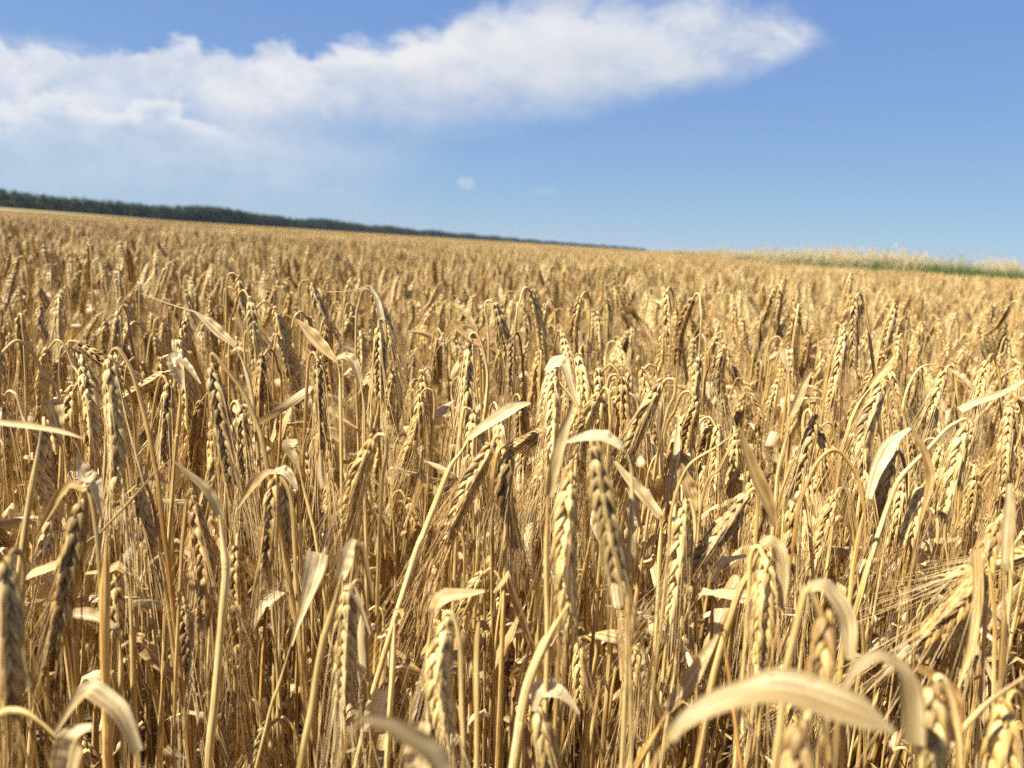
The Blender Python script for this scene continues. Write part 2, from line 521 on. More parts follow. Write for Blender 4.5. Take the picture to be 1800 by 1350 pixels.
def leaf_profile(n, width, rng, blunt=False):
    s = np.linspace(0, 1, n)
    w_ = (0.35 + 0.65 * np.minimum(1, s / 0.25)) * (1 - np.clip((s - 0.45) / 0.55, 0, 1) ** 1.6 * (0.3 if blunt else 0.93))
    return width * w_ * (1 + rng.normal(0, 0.012, n))


def random_stalk(rng, lod='hi', short=False):
    """one ripe barley stalk standing on the origin -> dict of G by part, plus what it looks like"""
    H = rng.uniform(0.69, 0.83) if not short else rng.uniform(0.38, 0.66)
    if rng.random() < 0.22 and not short:
        H -= rng.uniform(0.04, 0.16)
    ha = rng.uniform(0, 2 * np.pi)
    h = np.array([math.cos(ha), math.sin(ha), 0])
    la = rng.uniform(0, 2 * np.pi); lean = abs(rng.normal(0, 0.045))
    l = np.array([math.cos(la), math.sin(la), 0]) * lean
    hook = rng.uniform(0.005, 0.013)
    apex = np.array([0, 0, H]) + l * H
    tilt = abs(rng.normal(0, R(12))) + R(2)
    if rng.random() < 0.06:
        tilt = R(rng.uniform(32, 60))
    shoulder = apex + np.array([0, 0, -1.6 * hook]) - h * hook * 0.9
    B = apex + h * hook * 0.9 + np.array([0, 0, -0.5 * hook])
    edir = unit(np.array([0, 0, -math.cos(tilt)]) + h * math.sin(tilt) + rng.normal(0, 0.05, 3))
    L = rng.uniform(0.056, 0.088)
    T = B + edir * L
    rise = shoulder - np.array([0, 0, 0.07])
    mid = rise * 0.5 + rng.normal(0, 0.012, 3) * [1, 1, 0]
    ctrl = [np.zeros(3), mid, rise + rng.normal(0, 0.004, 3), shoulder, apex, B + edir * 0.004]
    ns = {'hi': 44, 'mid': 24, 'low': 12}[lod]
    fatk = rng.uniform(0.9, 1.35)
    sd_ = {'hi': 8, 'mid': 5, 'low': 3}[lod]
    p = spline(ctrl, ns, True)
    out = {'stem': G(), 'ear': G(), 'awns': G(), 'leaves': []}
    fat = 1.0 if lod != 'low' else 1.25
    tube(out['stem'], p, stem_radii(p, 0.0021 * fatk, 0.00115, rng.uniform(0.6, 0.82), rng) * fat, sd_)
    a0 = unit(rng.normal(0, 1, 3))
    build_ear(out['ear'], out['awns'], B, T, a0, rng, lod, rng.normal(0, 0.004, 3), rng.uniform(0.98, 1.16), rng.uniform(0.07, 0.12), keep=0.72)
    nl = {'hi': rng.integers(2, 6), 'mid': rng.integers(2, 5), 'low': rng.integers(1, 4)}[lod]
    kinds = []
    for k in range(nl):
        f = rng.uniform(0.74, 0.92) if k == 0 else rng.uniform(0.62, 0.88) if k == 1 else rng.uniform(0.25, 0.75)
        i = int(np.argmin(np.abs(p[:ns - 4, 2] - f * H)))
        az_ = rng.uniform(0, 2 * np.pi)
        d0 = np.array([math.cos(az_), math.sin(az_), rng.uniform(0.6, 3.2)])
        ln = rng.uniform(0.035, 0.12) if k < 2 else rng.uniform(0.06, 0.17)
        n = {'hi': 18, 'mid': 11, 'low': 6}[lod]
        pp, W = leaf_path(p[i], d0, ln, rng, n, int(rng.integers(0, 3)) if n > 8 else 0, 0.9 if lod == 'hi' else 2.2)
        blunt = rng.random() < 0.45
        gl = G()
        cu = np.clip(rng.uniform(0.3, 2.6) + np.linspace(0, rng.uniform(-1.2, 2.0), n), 0.15, 4.5)
        ribbon(gl, pp, leaf_profile(n, rng.uniform(0.009, 0.016) if k < 2 else rng.uniform(0.007, 0.012), rng, blunt), W, cu, across={'hi': 7, 'mid': 4, 'low': 3}[lod], tone=0.5 if k < 2 else rng.uniform(0.0, 0.3))
        out['leaves'].append(gl)
        kinds.append((blunt, ln, pp))
    out['info'] = dict(H=H, ear=(B, T), leaves=kinds, tilt=tilt, h=h, path=p)
    return out


# ------------------------------------------------------------------ objects
def link(name, me, parent=None, loc=None):
    o = bpy.data.objects.new(name, me)
    COL.objects.link(o)
    if parent is not None:
        o.parent = parent
    if loc is not None:
        o.location = loc
    return o


def empty(name, loc):
    o = bpy.data.objects.new(name, None)
    o.location = loc
    o.empty_display_size = 0.02
    COL.objects.link(o)
    return o


def tag(o, label=None, cat=None, group=None, kind=None):
    for k, v in (('label', label), ('category', cat), ('group', group), ('kind', kind)):
        if v:
            o[k] = v
    return o


def copy_tree(o, parent=None):
    c = o.copy()
    COL.objects.link(c)
    c.parent = parent
    for ch in list(o.children):
        copy_tree(ch, c)
    return c


def mesh_grid(name, xs, ys, zf, mat):
    X, Y = np.meshgrid(xs, ys, indexing='ij')
    Z = zf(X, Y)
    g = G()
    n, m = X.shape
    i = np.arange(n - 1)[:, None] * m; j = np.arange(m - 1)[None]
    f = np.stack([i + j, i + m + j, i + m + j + 1, i + j + 1], -1).reshape(-1, 4)
    g.add(np.stack([X, Y, Z], -1), f, np.stack([X, Y], -1))
    return g.mesh(name, [mat])


def scatter(name, points, rots, scales, idx, protos, mats):
    """one object of kind stuff: geometry nodes set a prototype mesh on every point"""
    me = bpy.data.meshes.new(name)
    me.vertices.add(len(points)); me.vertices.foreach_set('co', np.asarray(points, float).ravel())
    for nm, ty, key, data in (('rot', 'FLOAT_VECTOR', 'vector', rots), ('scl', 'FLOAT', 'value', scales), ('idx', 'INT', 'value', idx)):
        a = me.attributes.new(nm, ty, 'POINT')
        a.data.foreach_set(key, np.asarray(data).ravel().astype(np.int32 if ty == 'INT' else float))
    for m in mats:
        me.materials.append(m)
    o = link(name, me)
    ng = bpy.data.node_groups.new(name, 'GeometryNodeTree')
    ng.interface.new_socket('Geometry', in_out='INPUT', socket_type='NodeSocketGeometry')
    ng.interface.new_socket('Geometry', in_out='OUTPUT', socket_type='NodeSocketGeometry')
    t = NT(ng)
    gi, go = t.n('NodeGroupInput'), t.n('NodeGroupOutput')
    jn = t.n('GeometryNodeJoinGeometry')
    for pm in protos[::-1]:               # the join lists its last link first
        po = bpy.data.objects.new(pm.name, pm)       # the pattern itself is never linked to the scene
        ob = t.n('GeometryNodeObjectInfo')
        ob.inputs['Object'].default_value = po
        gt = t.n('GeometryNodeGeometryToInstance')
        ng.links.new(ob.outputs['Geometry'], gt.inputs[0])
        ng.links.new(gt.outputs[0], jn.inputs[0])
    at = {}
    for nm, ty in (('rot', 'FLOAT_VECTOR'), ('scl', 'FLOAT'), ('idx', 'INT')):
        a = t.n('GeometryNodeInputNamedAttribute', data_type=ty)
        a.inputs['Name'].default_value = nm
        at[nm] = a.outputs[0]
    ip = t.n('GeometryNodeInstanceOnPoints')
    ng.links.new(gi.outputs[0], ip.inputs['Points'])
    ng.links.new(jn.outputs[0], ip.inputs['Instance'])
    ip.inputs['Pick Instance'].default_value = True
    ng.links.new(at['idx'], ip.inputs['Instance Index'])
    ng.links.new(at['rot'], ip.inputs['Rotation'])
    ng.links.new(at['scl'], ip.inputs['Scale'])
    ng.links.new(ip.outputs[0], go.inputs[0])
    md = o.modifiers.new('scatter', 'NODES')
    md.node_group = ng
    return o


# ------------------------------------------------------------------ ground and far setting
M_SOIL = simple_mat('soil', [(0.3, (0.055, 0.038, 0.022)), (0.55, (0.13, 0.09, 0.05)), (0.75, (0.26, 0.18, 0.09))], 14, bump=0.6)
xs = np.concatenate([-np.geomspace(6000, 2, 24), np.linspace(-1.5, 1.5, 9), np.geomspace(2, 6000, 24)])
ys = np.concatenate([-np.geomspace(400, 2, 12), np.linspace(-1.5, 1.5, 9), np.geomspace(2, 9000, 30)])
ground = link('ground', mesh_grid('ground', xs, ys, lambda X, Y: 0 * X, M_SOIL))
tag(ground, kind='structure')

# pale meadow that rises a little in front of the wood
M_MEADOW = simple_mat('meadow_grass', [(0.3, (0.18, 0.15, 0.06)), (0.6, (0.28, 0.22, 0.085)), (0.8, (0.36, 0.27, 0.11))], 0.05)


def meadow_z(X, Y):
    px = X / Y * F_PX + 900
    k = np.clip((430 - px) / 500, 0, 1.6)
    return -0.2 + 2.1 * k * np.clip((Y - 230) / 190, 0, 1) ** 1.2 + 0.45 * np.clip((Y - 230) / 60, 0, 1)


ths = np.linspace(R(-52), R(-12), 40)
rs = np.linspace(230, 520, 14)
TH, RR = np.meshgrid(ths, rs, indexing='ij')
MX, MY = RR * np.tan(TH), RR
gm = G()
ii = np.arange(len(ths) - 1)[:, None] * len(rs); jj = np.arange(len(rs) - 1)[None]
gm.add(np.stack([MX, MY, meadow_z(MX, MY)], -1), np.stack([ii + jj, ii + jj + 1, ii + len(rs) + jj + 1, ii + len(rs) + jj], -1).reshape(-1, 4)[:, ::-1], np.stack([MX, MY], -1))
meadow = link('meadow', gm.mesh('meadow', [M_MEADOW]))
tag(meadow, kind='structure')


# the wood along the horizon
def foliage_mat(name, cols):
    m, t = new_mat(name)
    oi = t.n('ShaderNodeObjectInfo')
    c = t.n('ShaderNodeTexCoord')
    n = t.noise(c.outputs['Object'], 0.6, 4, 0.6)
    k = t.math('ADD', t.math('MULTIPLY', n.outputs[0], 0.6), t.math('MULTIPLY', oi.outputs['Random'], 0.4))
    col = t.ramp(k, cols)
    bs = t.n('ShaderNodeBsdfPrincipled', ins={'Base Color': col, 'Roughness': 0.7, 'Specular IOR Level': 0.2})
    t.n('ShaderNodeOutputMaterial', ins={0: bs.outputs[0]})
    return m


M_WOOD = foliage_mat('wood_foliage', [(0.25, (0.016, 0.030, 0.012)), (0.5, (0.030, 0.052, 0.020)), (0.72, (0.052, 0.085, 0.028))])
M_BARK = simple_mat('bark', [(0.3, (0.05, 0.04, 0.03)), (0.7, (0.11, 0.09, 0.07))], 3)


def tree_proto(rng, name):
    g = G()
    h = rng.uniform(10.5, 13.5)
    tube(g, [[0, 0, -0.5], [0.1, 0, h * 0.4], [0, 0.1, h * 0.8]], [0.28, 0.2, 0.06], 6, 1)
    lobes = [(np.array([rng.normal(0, 1.5), rng.normal(0, 1.5), h * rng.uniform(0.10, 0.88)]), rng.uniform(1.4, 2.5)) for _ in range(19)]
    lobes.append((np.array([0, 0, h - 1.6]), 1.6))
    for c, r_ in lobes:
        tube(g, [[0, 0, c[2] * 0.7], c], [0.09, 0.03], 4, 1)
        for _ in range(58):
            d = unit(rng.normal(0, 1, 3))
            o = c + d * r_ * rng.uniform(0.6, 1.05)
            a = unit(np.cross(d + rng.normal(0, 0.7, 3), [0.2, 0.3, 1])); b = unit(np.cross(a, d) + rng.normal(0, 0.4, 3))
            sz = rng.uniform(0.18, 0.5)
            g.add([o - a * sz, o - b * sz * 0.6, o + a * sz, o + b * sz * 0.6], [[0, 1, 2, 3]], np.zeros((4, 2)), 0.5, 0)
    return g.mesh(name, [M_WOOD, M_BARK])


tr = np.random.default_rng(3)
tree_protos = [tree_proto(tr, 'wood_tree') for _ in range(6)]
edge = [(-520, 520), (-200, 500), (0, 480), (250, 520), (500, 760), (700, 1230), (900, 2300), (1115, 4200)]
pts, rot, scl, idx = [], [], [], []
ex = np.array([e[0] for e in edge], float); ed = np.array([e[1] for e in edge], float)
ang = np.arctan((ex - 900) / F_PX)
EP = np.stack([np.tan(ang) * ed, ed], 1)
for k in range(len(EP) - 1):
    a, b = EP[k], EP[k + 1]
    Ls = np.linalg.norm(b - a)
    nrm = np.array([-(b - a)[1], (b - a)[0]]) / Ls
    if nrm[1] < 0:
        nrm = -nrm
    for row in range(4):
        m_ = int(Ls / (3.6 if k < 4 else 5.0))
        for i in range(m_):
            q = a + (b - a) * ((i + tr.uniform(-0.4, 0.4)) / m_) + nrm * (row * 5 + tr.uniform(-2, 2))
            kz = float(np.clip(meadow_z(q[0], min(q[1], 520)), 0, 5)) if k < 3 else 0.0
            pts.append((q[0], q[1], kz - 1.0)); rot.append((0, 0, tr.uniform(0, 6.28)))
            lump = 1 + 0.10 * math.sin((q[0] + q[1]) * 0.021) + 0.07 * math.sin((q[0] - q[1]) * 0.055)
            scl.append(lump * tr.uniform(0.98, 1.14)); idx.append(tr.integers(0, 6))
    if k < 5:                                   # bushes of the wood's edge
        for i in range(int(Ls / 2.2)):
            q = a + (b - a) * ((i + tr.uniform(-0.4, 0.4)) / (Ls / 2.2)) - nrm * tr.uniform(2, 5)
            kz = float(np.clip(meadow_z(q[0], min(q[1], 520)), 0, 5)) if k < 3 else 0.0
            pts.append((q[0], q[1], kz - 1.5)); rot.append((0, 0, tr.uniform(0, 6.28)))
            scl.append(tr.uniform(0.35, 0.6)); idx.append(tr.integers(0, 6))
wood = scatter('forest', pts, rot, scl, idx, tree_protos, [M_WOOD, M_BARK])
tag(wood, 'dark green wood stretching along the horizon behind the barley field', 'forest', kind='stuff')

# ------------------------------------------------------------------ the verge of tall grass on the right
M_GREEN = foliage_mat('green_grass', [(0.25, (0.040, 0.072, 0.016)), (0.5, (0.075, 0.120, 0.030)), (0.75, (0.14, 0.175, 0.055))])
M_SEED = straw('seed_grass', (0.40, 0.29, 0.12), (0.62, 0.48, 0.24), (0.75, 0.64, 0.38), 0.6, 3)


def tuft(rng, green, name):
    g = G()
    for _ in range(46 if green else 12):
        a = rng.uniform(0, 6.28); r_ = rng.uniform(0, 0.22)
        o = np.array([math.cos(a) * r_, math.sin(a) * r_, 0])
        h = rng.uniform(0.75, 1.08) if green else rng.uniform(1.15, 1.62)
        b = unit(rng.normal(0, 1, 3) * [1, 1, 0]) * h * rng.uniform(0.08, 0.4)
        n = 6
        s = np.linspace(0, 1, n)[:, None]
        p = o + np.array([0, 0, h]) * s + b * s ** 2 + np.array([0, 0, -0.2 * np.linalg.norm(b)]) * s ** 3
        if green:
            wd = np.repeat(unit(np.cross(b, [0, 0, 1]))[None], n, 0)
            ribbon(g, p, 0.011 * (1 - s[:, 0] ** 2 * 0.95), wd, np.full(n, 0.5), 0, 3)
        else:
            tube(g, p, 0.0018, 3, 1)
            for _ in range(16):
                q = p[-1] - (p[-1] - p[-2]) * rng.uniform(0, 1.2)
                d = unit(rng.normal(0, 0.55, 3) + [0, 0, 1.0])
                tube(g, [q, q + d * 0.03, q + d * 0.06], [0.001, 0.0036, 0.001], 4, 1)
    return g.mesh(name, [M_GREEN, M_SEED])


vr = np.random.default_rng(8)
VX, VY, VS = 5.8, 14.5, 0.165           # the field's corner; its edge runs away from there along (VS, 1) and right along X
tufts = [tuft(vr, True, 'grass_tuft') for _ in range(5)] + [tuft(vr, False, 'seed_tuft') for _ in range(4)]
pts, rot, scl, idx = [], [], [], []
for t_ in np.arange(0, 11, 0.03):           # the near end: lush grass across the right of the view
    for k in range(5):
        x = VX - 0.1 + t_ + vr.normal(0, 0.1); off = vr.uniform(0, 3.2)
        lump = 0.97 + 0.09 * math.sin(x * 2.9) * math.sin(x * 1.37 + 1) + 0.05 * math.sin(x * 7.3)
        seed = vr.random() < 0.15 + 0.11 * math.sin(x * 4.1 + 1) + 0.06 * math.sin(x * 1.7)
        off += 1.2 if seed else 0
        if vr.random() > 0.35 + t_ / 1.2:
            continue
        pts.append((x, VY + 0.06 * t_ + off, 0)); rot.append((vr.normal(0, 0.06), vr.normal(0, 0.06), vr.uniform(0, 6.28)))
        scl.append(lump * (vr.uniform(0.66, 0.86) if seed else vr.uniform(0.92, 1.10))); idx.append(vr.integers(5, 9) if seed else vr.integers(0, 5))
for t_ in np.concatenate([np.arange(0, 60, 0.07), np.arange(60, 330, 0.25)]):     # the long side: drier and lower
    for k in range(3):
        off = vr.uniform(0, 2.5)
        seed = vr.random() < 0.3 + 0.2 * math.sin(t_ * 0.5)
        lump = 0.95 + 0.10 * math.sin(t_ * 0.8)
        pts.append((VX + t_ * VS + off, VY + t_, 0)); rot.append((vr.normal(0, 0.06), vr.normal(0, 0.06), vr.uniform(0, 6.28)))
        scl.append(lump * (vr.uniform(0.62, 0.80) if seed else vr.uniform(0.88, 1.02))); idx.append(vr.integers(5, 9) if seed else vr.integers(0, 5))
verge = scatter('grass_verge', pts, rot, scl, idx, tufts, [M_GREEN, M_SEED])
tag(verge, 'strip of tall green grass with pale seed heads beside the barley', 'grass', kind='stuff')

# ------------------------------------------------------------------ barley: hand-placed stalks
MATS = {'stem': M_STEM, 'ear': M_EAR, 'awns': M_AWN, 'leaf': M_LEAF}
GROUP = 'ripe barley stalks standing at the front of the field'
HERO_BOX = []          # (x0, y0, x1, y1, depth) of what the hand-placed stalks show
INDIV = []


def hero(nick, label, ear=None, stem=(), leaves=(), root=None, ks=1.0, tone=(1, 1, 1), awn=0.095, splay=1.0, side=1, roll=0.35, curve=0.0, keep=0.62, depth=None, sw=8):
    rng = np.random.default_rng(abs(hash_(nick)) % 2 ** 31)
    g = {'stem': G()}
    d = ear[4] if ear else depth
    sp_ = [P(x, y, (rest[0] if rest else d)) for x, y, *rest in stem]
    top = None
    if ear:
        x0, y0, x1, y1 = ear[:4]
        d1 = ear[5] if len(ear) > 5 else d
        B, T = P(x0, y0, d), P(x1, y1, d1)
        ed_ = unit(T - B)
        if not sp_:
            s0 = 0.0085 * F_PX / d
            lean = rng.normal(0, 6)
            sp_ = [P(x0 + side * s0 * 0.5, y0 - s0 * 0.55, d + 0.004), P(x0 + side * s0, y0 + s0 * 0.3, d + 0.008), P(x0 + side * (s0 + 8) + lean, y0 + s0 * 4, d + 0.012)]
        top = [B + ed_ * 0.004]
    # stem: from its lowest given point on to the ground
    low = sp_[-1]
    prev = sp_[-2] if len(sp_) > 1 else low + np.array([0, 0, 0.05])
    dn = unit(low - prev)
    if root is None:
        hdir = dn[:2] / max(-dn[2], 0.35) * 0.30
        rt = np.array([low[0] + hdir[0] * low[2] * 0.9, low[1] + hdir[1] * low[2] * 0.9 + 0.03, 0.0])
    else:
        rt = np.array([low[0] + root[0], low[1] + root[1], 0.0])
    hl = np.linalg.norm(low - rt)
    ctrl = [rt, (rt + low) / 2 + 0.35 * (low + dn * hl * 0.5 - (rt + low) / 2), low + (rt - low) * 0.18 + 0.6 * (dn * hl * 0.18 - (rt - low) * 0.18)] + sp_[::-1] + (top or [])
    p = spline(ctrl, 70, True)
    rs_ = 0.86 * sw * d / F_PX / 2
    sl = np.concatenate([[0], np.cumsum(np.linalg.norm(np.diff(p, axis=0), axis=1))])
    sl = sl / sl[-1]
    rr_ = rs_ * (1 + 0.05 * np.sin(sl * 40)) + 0.0006 * np.exp(-((sl - 0.3) / 0.012) ** 2) + 0.0006 * np.exp(-((sl - 0.55) / 0.012) ** 2)
    rr_ = rr_ * np.where(sl < 0.3, 1.12, 1.0) * (1 + 0.03 * rng.normal(0, 1, len(p)))
    if not ear:
        rr_ = rr_ * np.clip((1.0 - sl) / 0.035, 0.35, 1)
    if ear:
        rr_ = np.where(sl > 0.86, np.minimum(rr_, rs_ + (0.0013 - rs_) * np.clip((sl - 0.86) / 0.1, 0, 1)), rr_)
    tube(g['stem'], p, rr_, 10)
    e = empty('barley_stalk', rt)
    o = link('stem', g['stem'].mesh('stem', [M_STEM]), e)
    parts = [o]
    if ear:
        ge, ga = G(), G()
        view = unit(B - np.array([0, 0, CAM_Z]))
        a0 = unit(np.cross(view, ed_))
        a0 = np.array(Matrix.Rotation(rng.normal(0, roll), 3, Vector(ed_)) @ Vector(a0))
        bow = unit(np.cross(view, ed_)) * curve
        build_ear(ge, ga, B, T, a0, rng, 'hi', bow, ks * 1.06, awn, keep=keep, splay=splay)
        eo = link('ear', ge.mesh('ear', [M_EAR]), e)
        ao = link('awns', ga.mesh('awns', [M_AWN]), eo)
        parts += [eo, ao]
        HERO_BOX.append((min(x0, x1) - 16, min(y0, y1) - 8, max(x0, x1) + 16, max(y0, y1), d))
    for lf in leaves:
        px, wmm, curl, twist = lf['p'], np.array(lf['wp']) * d / F_PX * 1180, lf.get('curl', 0.8), lf.get('twist', (0, 0))
        q = np.array([P(x, y, (r_[0] if r_ else d)) for x, y, *r_ in px])
        n = 26
        c = spline(q, n, True)
        t = unit(np.gradient(c, axis=0))
        view = unit(c - np.array([0, 0, CAM_Z]))
        W = unit(np.cross(t, unit(view - np.array([0, 0, lf.get('up', 0.8)]))))
        for i in range(1, n):                      # keep the blade from flipping over
            if np.dot(W[i], W[i - 1]) < 0:
                W[i] = -W[i]
        s = np.linspace(0, 1, n)
        tw = np.interp(s, np.linspace(0, 1, len(twist)), twist) + 0.10 * np.sin(s * rng.uniform(3, 9) + rng.uniform(0, 6))
        W = np.array([np.array(Matrix.Rotation(tw[i], 3, Vector(t[i])) @ Vector(W[i])) for i in range(n)])
        wv = np.interp(s, np.linspace(0, 1, len(wmm)), wmm) * 0.001
        if np.isscalar(curl):
            curl = (curl, curl)
        cv = np.interp(s, np.linspace(0, 1, len(curl)), curl)
        gl = G()
        ribbon(gl, c, wv, W, cv, across=9)
        lo = link('leaf', gl.mesh('leaf', [M_LEAF]), e)
        if 'tone' in lf:
            lo.color = (*lf['tone'], 1)
        parts.append(lo)
        xs_, ys_ = [a[0] for a in px], [a[1] for a in px]
        HERO_BOX.append((min(xs_) - 14, min(ys_) - 14, max(xs_) + 14, max(ys_) + 14, d))
    for q in parts:
        if q.parent is e:
            q.matrix_parent_inverse = Matrix.Translation(-Vector(rt))
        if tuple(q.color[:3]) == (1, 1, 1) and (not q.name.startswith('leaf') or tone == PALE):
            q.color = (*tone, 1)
    tag(e, label, 'barley stalk', GROUP)
    HERO.append((nick, e, P(*( (ear[0], ear[1], d) if ear else (stem[0][0], stem[0][1], d)))))
    return e


def hash_(s):
    h = 7
    for ch in s:
        h = (h * 131 + ord(ch)) & 0x7fffffff
    return h


HERO = []
GREY, DARK, RED, PALE = (0.80, 0.82, 0.86), (0.72, 0.68, 0.62), (0.92, 0.82, 0.66), (1.12, 1.12, 1.1)  # DARK is for dark straw and also paints shade into shaded ears
def L(pts, wp, curl=(0.9, 1.4), twist=(0, 0), d=None, tone=None):
    o = {'p': pts, 'wp': wp, 'curl': curl, 'twist': twist}
    if tone:
        o['tone'] = tone
    return o


H = hero
# -- left third
H('the plump twin-row ear', 'plump hanging ear with two clear rows of grain under a long arched neck', ear=(191, 629, 205, 850, .455), stem=[(198, 617), (212, 618), (234, 659), (255, 733), (273, 819), (284, 900)], sw=10, curve=-.002, ks=1.08)
H('the dark brown ear', 'dark brown shaded ear beneath a blunt torn leaf sheath', ear=(372, 643, 406, 846, .47), stem=[(372, 624), (384, 632), (402, 656), (427, 689), (452, 745), (470, 820)], sw=11, ks=1.05, tone=DARK)  # the ear's shade is tinted in by DARK
H('the folded white flag', 'stalk topped by a white leaf folded square like a flag', depth=.50, stem=[(313, 668), (317, 704), (313, 760), (308, 807)], sw=9,
  leaves=[L([(313, 670), (308, 650), (302, 634)], [9, 20, 24], .6, (0.2, .5)), L([(302, 634), (312, 630), (317, 650), (319, 684)], [22, 16, 11, 9], .7, (.4, 0)), L([(320, 632), (336, 652), (352, 675)], [13, 10, 3], 1.6)], tone=PALE)
H('the knobbly slim ear', 'slim knobbly ear hanging straight beside the white folded flag leaf', ear=(297, 672, 287, 806, .57), side=-1, ks=.9)
H('the pale paper fan', 'thin stalk ending in a pale paper fan cut straight across its top', depth=.50, stem=[(111, 778), (116, 830), (118, 900)], sw=5,
  leaves=[L([(91, 702), (99, 735), (105, 760), (111, 779)], [31, 23, 13, 4], (.5, 1.6))], tone=PALE)
H('the level straw blade', 'dry stem with a long narrow blade lying level across it at the photo edge', depth=.38, stem=[(-20, 742), (-32, 800), (-40, 900)], sw=10,
  leaves=[L([(-20, 742), (30, 747), (80, 755), (118, 762), (146, 771)], [9, 13, 12, 9, 2], 1.8)])
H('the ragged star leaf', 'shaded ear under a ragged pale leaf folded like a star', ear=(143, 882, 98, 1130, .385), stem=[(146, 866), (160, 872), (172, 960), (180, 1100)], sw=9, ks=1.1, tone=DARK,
  leaves=[L([(136, 794), (142, 818), (152, 836), (165, 842)], [3, 15, 26, 16], (1.0, .5)), L([(150, 846), (166, 850), (174, 880), (180, 912)], [20, 24, 17, 4], (.4, 1.2)), L([(145, 862), (124, 854), (100, 878), (80, 912), (61, 947)], [10, 16, 17, 13, 3], 1.5)])
H('the dark slanting straw', 'bare dark slanting straw crossing in front of several ears', depth=.42, stem=[(303, 807), (275, 828), (230, 880), (178, 935), (130, 991)], sw=5, tone=DARK, root=(-.10, .10))
H('the grey lance leaf', 'thick straight stalk with a grey lance leaf slanting from its top', depth=.41, stem=[(386, 905), (394, 970), (397, 1009), (389, 1098), (378, 1230), (366, 1350)], sw=16, root=(-.01, .03),
  leaves=[L([(305, 811), (335, 836), (367, 866), (388, 908)], [3, 13, 17, 13], 1.0, tone=(.82, .84, .84))])
H('the bent lit ear', 'sunlit ear hanging close beside the thick straight stalk', ear=(339, 876, 358, 1094, .43), stem=[(338, 862), (330, 872), (324, 920), (318, 1000)], sw=7, curve=-.003, ks=1.0)
H('the ear below crossing straws', 'ear half hidden below crossing pale leaf tips', ear=(243, 854, 258, 966, .47), stem=[(243, 842), (252, 842), (268, 880), (282, 970)], sw=7,
  leaves=[L([(250, 846), (272, 841), (296, 850)], [5, 13, 3], 1.6), L([(240, 848), (231, 858), (205, 884)], [6, 8, 2], 1.8)])
H('the little beaded ear', 'little beaded ear hanging beside the dark brown one', ear=(424, 716, 432, 848, .56), side=-1, ks=.88)
H('the ear behind brown ear', 'pale ear peeping out below the dark brown ear', ear=(371, 770, 383, 878, .60), ks=.9)
H('the bare golden stem', 'bare golden stem leaning at the far end of the paper fan', depth=.42, stem=[(73, 752), (66, 800), (52, 880), (40, 960), (30, 1060)], sw=12)
H('the broad flat stem', 'broad flat upright stem with a torn grey edge', depth=.38, stem=[(190, 940), (187, 970), (184, 1128), (188, 1260), (190, 1350)], sw=19, root=(.0, .03), tone=RED)
H('the tilted ribbon blade', 'stalk with a stiff ribbed blade tilted upward low down', depth=.42, stem=[(20, 1030), (14, 1100), (10, 1200)], sw=9,
  leaves=[L([(18, 1030), (60, 1008), (108, 990)], [10, 16, 13], .9)])
H('the drooping strap leaf', 'stem with a drooping strap leaf beside a broad flat stem', depth=.42, stem=[(208, 1108), (212, 1160), (214, 1250)], sw=9,
  leaves=[L([(118, 1081), (145, 1079), (175, 1087), (208, 1110)], [15, 18, 17, 8], .8)])
H('the narrow capped ear', 'narrow ear capped by a small cream leaf fold', ear=(202, 1018, 206, 1102, .46), stem=[(203, 1006), (218, 1008), (228, 1040), (232, 1120), (238, 1300)], sw=12, ks=.85,
  leaves=[L([(150, 1008), (186, 1004), (206, 996), (220, 1005)], [4, 10, 16, 10], .8)])
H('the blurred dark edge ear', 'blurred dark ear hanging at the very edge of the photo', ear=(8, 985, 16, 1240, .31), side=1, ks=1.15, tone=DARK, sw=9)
H('the broad arched leaf', 'broad blurred leaf arching over between thinner stems low in the corner', depth=.30, stem=[(243, 1320), (250, 1400), (255, 1500)], sw=14,
  leaves=[L([(98, 1287), (127, 1240), (154, 1213), (180, 1225), (213, 1255), (243, 1322)], [6, 19, 27, 29, 25, 14], (1.6, .7))])
H('the low curved arm', 'blurred yellow stem curving over like an arm in the corner', depth=.30, stem=[(98, 1294), (68, 1267), (36, 1250), (0, 1256), (-40, 1300), (-60, 1400)], sw=17, root=(-.03, .05))
H('the cream leaf tip', 'cream leaf rolled to a blunt tip low in the corner', depth=.30, stem=[(112, 1370), (112, 1450)], sw=12,
  leaves=[L([(112, 1372), (118, 1325), (132, 1292), (162, 1276)], [34, 44, 36, 8], .7)], tone=PALE)
H('the white square cap', 'shaded ear under a white square leaf cap low on its neighbours', ear=(324, 1066, 338, 1196, .47), side=-1, ks=.95, sw=8,
  leaves=[L([(326, 1003), (329, 1028), (332, 1062)], [25, 20, 7], .7)])
